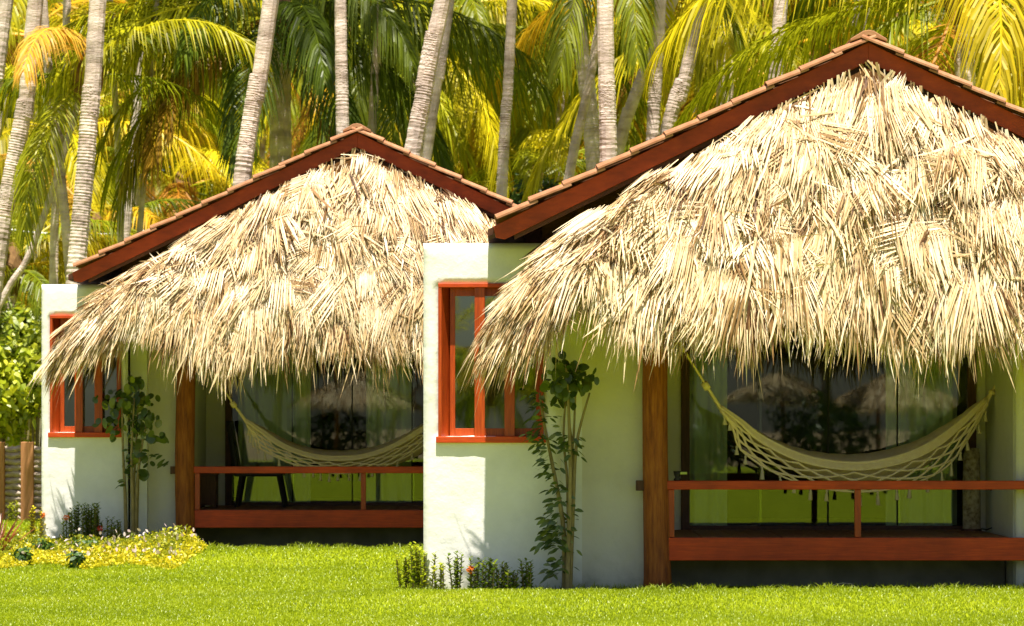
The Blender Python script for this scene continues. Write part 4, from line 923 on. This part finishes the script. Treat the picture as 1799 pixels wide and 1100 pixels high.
# slender wall trees: bare stems with round leaves on top, a leafy side stem
def wall_tree(label, base_px, stems, tops, side, seed, Y, extra=()):
    b = Vector(((base_px - CX) * Y / F_PX, Y, 0)); root = empty('wall_tree', b); tag(root, label, 'tree', 'slender trees against the white walls')
    rs = np.random.RandomState(seed)
    for k, pts in enumerate(stems):
        P = [at(px, py, Y + .03 * (k - 2)) - b for px, py in pts]; P[0].z = -.03
        C = catmull([tuple(p) for p in P], 14); r = np.linspace(.026 if k < 3 else .016, .008, 15)
        MB().tube([tuple(c) for c in C], list(r), 7).build('trunk', M['stem'], root, smooth=True)
    parts = []
    for (px, py, rx, ry, n, sz) in tops:                       # round leathery leaves
        c = np.array(at(px, py, Y) - b); k = Y / F_PX; P = c + rs.normal(0, .48, (n, 3)) * np.array([rx * k, .16, ry * k])
        nn = nrm(rs.normal(0, .7, (n, 3)) + np.array([0, -.9, .45])); dr = nrm(np.cross(nn, np.array([1., 0, 0])) * -1 + rs.normal(0, .5, (n, 3))); dr[:, 2] -= .3; dr = nrm(dr); sd = nrm(np.cross(nn, dr)); L = sz * rs.uniform(.55, 1.2, n)
        parts.append(strips(P, dr, sd, L, L * rs.uniform(.6, .95, n), nn * (-.12 * L)[:, None], [(0, .35), (.2, .82), (.5, 1), (.8, .74), (1, .2)], np.clip(rs.normal(.35, .22, n), 0, 1)))
    for (path, n, spread, sz) in side:                         # small leaflets along a stem
        C = catmull([tuple(at(px, py, Y - .03) - b) for px, py in path], 40); idx = rs.randint(0, 41, n); P = C[idx] + rs.normal(0, spread * .3, (n, 3)) * np.array([1, .7, .6])
        a = rs.choice([-1, -1, -1, 1], n); d = nrm(np.stack([a * rs.uniform(.5, 1, n), rs.normal(-.2, .4, n), rs.uniform(-.5, .35, n)], -1)); P = P + d * (rs.uniform(0, spread, n))[:, None]
        sd = nrm(np.cross(d, nrm(rs.normal(0, .5, (n, 3)) + np.array([0, -.6, .6])))); L = sz * rs.uniform(.7, 1.2, n); bd = np.zeros((n, 3)); bd[:, 2] = -L * .3
        parts.append(strips(P, d, sd, L, L * .42, bd, [(0, .3), (.4, 1), (.75, .8), (1, .1)], np.clip(rs.normal(.4, .2, n), 0, 1)))
    V, Q, R = merge(parts); link('foliage', fastmesh('foliage', V, Q, M['leaf_tree'], R), root); return root
wall_tree('slender multi-stemmed tree with round dark leaves by the nearer window', 996,
          [[(996, 1043), (1000, 930), (1002, 820), (998, 700), (994, 640)], [(1000, 1043), (1006, 900), (1013, 780), (1036, 690)], [(992, 1043), (990, 930), (973, 830), (955, 740), (948, 690)], [(998, 1043), (997, 860), (990, 770), (994, 700)], [(1000, 1043), (1004, 830), (1008, 760), (1011, 690)], [(997, 1043), (999, 880), (1006, 800), (1000, 740)]],
          [(990, 668, 34, 26, 44, .088), (1024, 668, 26, 18, 24, .088), (985, 690, 26, 20, 20, .09), (985, 640, 16, 16, 12, .11), (1005, 650, 22, 18, 14, .10)],
          [([(948, 690), (960, 760), (975, 830), (990, 920), (990, 1000)], 210, .10, .075), ([(935, 760), (950, 770), (965, 790)], 30, .07, .07), ([(1000, 760), (1010, 800)], 36, .09, .075), ([(990, 880), (972, 940), (975, 960)], 60, .11, .085), ([(985, 1000), (975, 1005)], 26, .10, .07)], 31, 27.52)
wall_tree('slender multi-stemmed tree with drooping leaves by the farther window', 236,
          [[(234, 962), (233, 880), (231, 800), (236, 700)], [(237, 962), (240, 860), (248, 790), (258, 740)], [(222, 962), (220, 880), (216, 790), (214, 690)], [(233, 962), (235, 860), (240, 760), (244, 680)], [(240, 962), (242, 880), (245, 800), (252, 760)]],
          [(205, 705, 30, 26, 30, .095), (240, 700, 34, 30, 40, .095), (258, 735, 30, 30, 36, .095), (236, 750, 34, 30, 30, .095), (190, 745, 18, 24, 12, .12), (234, 668, 16, 14, 10, .11), (275, 770, 14, 14, 8, .12), (240, 800, 22, 24, 16, .12), (250, 820, 8, 10, 4, .13)],
          [([(236, 790), (237, 820)], 20, .07, .07), ([(262, 796), (288, 800), (305, 818)], 14, .06, .11), ([(222, 830), (219, 860)], 5, .03, .12)], 33, 35.9)

# ------------------------------------------------------------------ woven fence at the left
fe = empty('woven_fence', (-8.4, 47, 0)); tag(fe, 'low fence of whitish woven bands between brown wooden posts', 'fence')
for px, w in ((-62, 22), (-2, 22), (49, 22), (100, 22)):
    x = at(px, 0, 47).x + 8.4; hw = w * 47 / F_PX / 2
    MB().box(x - hw, x + hw, -.10, .02, -.05, 1.17).build('fence_post', M['fencewood'], fe, bevel=.01)
rs = random.Random(3); band = []
for v_ in range(4):
    mb = MB(); nx = 26; L = .62
    for i in range(nx + 1):
        for j in range(7):
            u = j / 6; x = -L / 2 + L * i / nx
            mb.v.append((x, .05 - .045 * math.sin(math.pi * u) * (1 + .4 * math.sin(i * .8 + v_)) + .01 * math.sin(i * 1.9 + j), .096 * u + .010 * math.sin(i * .45 + v_ * 2) + .004 * math.sin(i * 1.7)))
    for i in range(nx):
        for j in range(6): mb.f.append((i * 7 + j, i * 7 + j + 1, (i + 1) * 7 + j + 1, (i + 1) * 7 + j))
    band.append(mb.mesh('woven_band', M['weave'], True))
for k, pc in enumerate((-32, 23.5, 74.5)):
    for r in range(12):
        o = link('woven_band', band[rs.randrange(4)], fe, (at(pc, 0, 47).x + 8.4, rs.uniform(-.008, .008), .0 + r * .092)); o.rotation_euler = (0, rs.uniform(-.012, .012), 0)
MB().box(at(-70, 0, 47).x + 8.4, at(104, 0, 47).x + 8.4, .10, .13, 0, 1.08).build('backing', M['fencewood'], fe)

# overhead cable crossing low at the left
c0, c1 = at(-80, 384, 58), at(330, 393, 58)
cbm = MB(); mid = (c0 + c1) / 2
cbm.tube([tuple(c0.lerp(c1, k / 16) - mid + Vector((0, 0, -.25 * (1 - (k / 8 - 1) ** 2)))) for k in range(17)], .022, 5)
tag(cbm.build('overhead_cable', M['cable'], loc=mid), 'pale cable strung across the grove at left', 'cable')

# ------------------------------------------------------------------ lawn blades
def grass():
    rs = np.random.RandomState(2); parts = []
    def patch(n, x0f, x1f, y0, y1, h, w):
        Y = y0 + (y1 - y0) * rs.uniform(0, 1, n); X = x0f(Y) + (x1f(Y) - x0f(Y)) * rs.uniform(0, 1, n)
        tuft = .5 + .5 * np.sin(X * 6.3 + 2 * np.sin(Y * 3.1)) * np.sin(Y * 5.7 + 1.3 * np.sin(X * 4.7))
        P = np.stack([X, Y, lawn_z(X, Y)], -1); d = nrm(rs.normal(0, .42, (n, 3)) * np.array([1, 1, 0]) + np.array([0, 0, 1.])); a = rs.uniform(0, 6.28, n); sd = np.stack([np.cos(a), np.sin(a), 0 * a], -1)
        L = h * rs.uniform(.55, 1.2, n) * (.85 + .3 * tuft); bd = nrm(rs.normal(0, 1, (n, 3)) * np.array([1, 1, 0])) * (L * .35)[:, None]; bd[:, 2] -= L * .12
        big = np.sin(X * 1.1 + Y * .7) * np.sin(Y * 1.9 - X * .6)
        parts.append(strips(P, d, sd, L, np.full(n, w), bd, [(0, 1), (.55, .8), (1, .1)], np.clip(rs.normal(.52,   .14, n) + .12 * (tuft - .5) + .15 * big + .08 * np.sin(X * 2.9 + 3 * np.sin(Y * 1.3)), 0, 1)))
    fl_ = lambda Y: -.166 * Y - .4
    fr_ = lambda Y: .166 * Y + .4
    patch(150000, fl_, fr_, 22.6, 27.9, .030, .0065)
    patch(70000, fl_, lambda Y: 0 * Y - .35, 27.9, 36.6, .032, .009)
    patch(9000, fl_, lambda Y: 0 * Y - 5.2, 36.6, 47, .06, .014)
    patch(2600, lambda Y: 0 * Y - .9, lambda Y: 0 * Y + 5, 27.55, 27.98, .085, .008)
    # long unmown fringe along the walls and decks
    def fringe(n, x0, x1, y, h):
        X = rs.uniform(x0, x1, n); k = .5 + .5 * np.sin(X * 9) * np.sin(X * 3.7 + 1); yy_ = y + rs.normal(0, .06, n); P = np.stack([X, yy_, lawn_z(X, yy_)], -1)
        d = nrm(rs.normal(0, .35, (n, 3)) * np.array([1, .7, 0]) + np.array([0, -.05, 1.])); a = rs.uniform(-.6, .6, n); sd = np.stack([np.cos(a), np.sin(a), 0 * a], -1); L = h * rs.uniform(.35, 1.15, n) * (.5 + .7 * k)
        bd = np.stack([rs.normal(0, .4, n) * L, rs.normal(0, .2, n) * L, -L * .25], -1)
        parts.append(strips(P, d, sd, L, np.full(n, .008), bd, [(0, 1), (.55, .8), (1, .1)], np.clip(rs.normal(.45, .22, n), 0, 1)))
    fringe(500, -.75, .5, 26.35, .05); fringe(600, .5, 1.3, 26.4, .07); fringe(1900, 1.1, 5.4, 26.42, .085)
    fringe(1300, -3.7, -.6, 34.95, .10)
    V, Q, R = merge(parts); o = link('grass', fastmesh('grass', V, Q, M['grass'], R)); tag(o, 'short sunlit yellow-green lawn grass in front of the bungalows', 'grass', kind='stuff')
grass()
for (px, py, ln, rz, lb) in ((1480, 1034, .2, -.25, 'dry pale straw lying on the lawn before the nearer deck'), (915, 1050, .12, .5, 'short dry straw on the lawn below the wall plants')):
    c = ground_at(px, py)
    t = MB().tube([(-ln / 2, 0, 0), (0, .01, .012), (ln / 2, -.01, .0)], [.004, .006, .003], 5).build('fallen_straw', M['tassel'], loc=(c.x, c.y, .035 + float(lawn_z(c.x, c.y)))); t.rotation_euler = (0, rz * .3, rz); tag(t, lb, 'straw')

# ------------------------------------------------------------------ the seaward side behind the camera, seen in the glass
def palapa(loc, R_, hgt, label, seed, posts=1):
    p = empty('thatched_parasol', loc); tag(p, label, 'parasol'); rs = np.random.RandomState(seed); n = 3600
    a = rs.uniform(0, 6.283, n); v = rs.uniform(0, .95, n) ** .6
    P = np.stack([np.cos(a) * R_ * v, np.sin(a) * R_ * v, hgt - v * R_ * .55 + rs.uniform(-.03, .04, n)], -1)
    d = nrm(np.stack([np.cos(a + rs.normal(0, .15, n)), np.sin(a + rs.normal(0, .15, n)), np.full(n, -.62) + rs.normal(0, .08, n)], -1)); sd = nrm(np.cross(d, np.array([0, 0, 1.]) + rs.normal(0, .4, (n, 3))))
    L = rs.uniform(.35, .6, n); b = np.zeros((n, 3)); b[:, 2] = -L * .2 * v
    V, Q, R = strips(P, d, sd, L, np.full(n, .05), b, [(0, .8), (.4, 1), (1, .06)], rs.beta(2, 2, n)); link('thatch', fastmesh('thatch', V, Q, M['straw'], R), p)['kind'] = 'stuff'
    MB().lathe([(R_ * .96, hgt - .04 - R_ * .55), (R_ * .5, hgt - .04 - R_ * .27), (.02, hgt - .03)], n=20).build('thatch_dark_shell', M['thatch_under'], p)
    for k in range(posts):
        an = 6.283 * k / posts + .5; q = 0 if posts == 1 else R_ * .7
        MB().tube([(q * math.cos(an), q * math.sin(an), -.05), (q * math.cos(an), q * math.sin(an), hgt - .2 - q * .5)], [.07, .06], 8).build('pole', M['postwood'], p)
    return p
palapa((7.6, -30, 0), 1.3, 2.9, 'thatched parasol on the seaward lawn reflected in the nearer glass', 1)
palapa((11.2, -33, 0), 2.0, 3.0, 'wide thatched shelter seaward reflected at right in the nearer glass', 2, 4)
palapa((-4.9, -24, 0), 1.9, 3.1, 'wide thatched shelter seaward reflected in the farther glass', 3, 4)
for i, (x, y, h, s, lb) in enumerate([(4.4, -22, 5.2, .95, 'palm behind the viewer reflected at left in the nearer glass'), (8.9, -30, 6.0, 1.0, 'palm behind the viewer reflected above the parasol'), (12.2, -21, 4.6, 1.0, 'palm behind the viewer reflected at right in the nearer glass'),
                                      (-.6, -16, 2.3, .62, 'low palm behind the viewer reflected in the nearer window'), (-2.2, -24, 3.2, .8, 'low palm behind the viewer reflected beside the window palm'), (-7.6, -26, 5.0, 1.0, 'palm behind the viewer reflected in the farther glass'), (1.6, -24, 3.0, .75, 'low palm behind the viewer right of the window palm')]):
    rs = random.Random(900 + i); palm(lb, [(x, y, -.1), (x + rs.uniform(-.2, .2), y, h * .5), (x + rs.uniform(-.4, .4), y, h)], .16, .13, 900 + i, nf=16, scale=s, colors=GREENS + YELLOW[:1], w={'up': 3, 'mid': 4, 'flat': 4, 'low': 2}, group='palms on the seaward side')

for i, (x, y, z, r_, lb) in enumerate([(5.2, -27, .8, (1.2, .9, .8), 'leafy bush behind the viewer reflected left of the parasol'), (8.6, -28, 1.1, (1.6, 1, 1.0), 'broad leafy bush behind the viewer reflected below the shelters'), (12.0, -26, .9, (1.3, 1, .9), 'leafy bush behind the viewer reflected at the right edge of the nearer glass'), (-5.6, -25, 1.0, (1.6, 1, 1.0), 'leafy bush behind the viewer reflected in the farther glass')]):
    shrub(lb, (x, y, z), r_, 1500, .16, 80 + i, 'leaf', 'bushes on the seaward side')
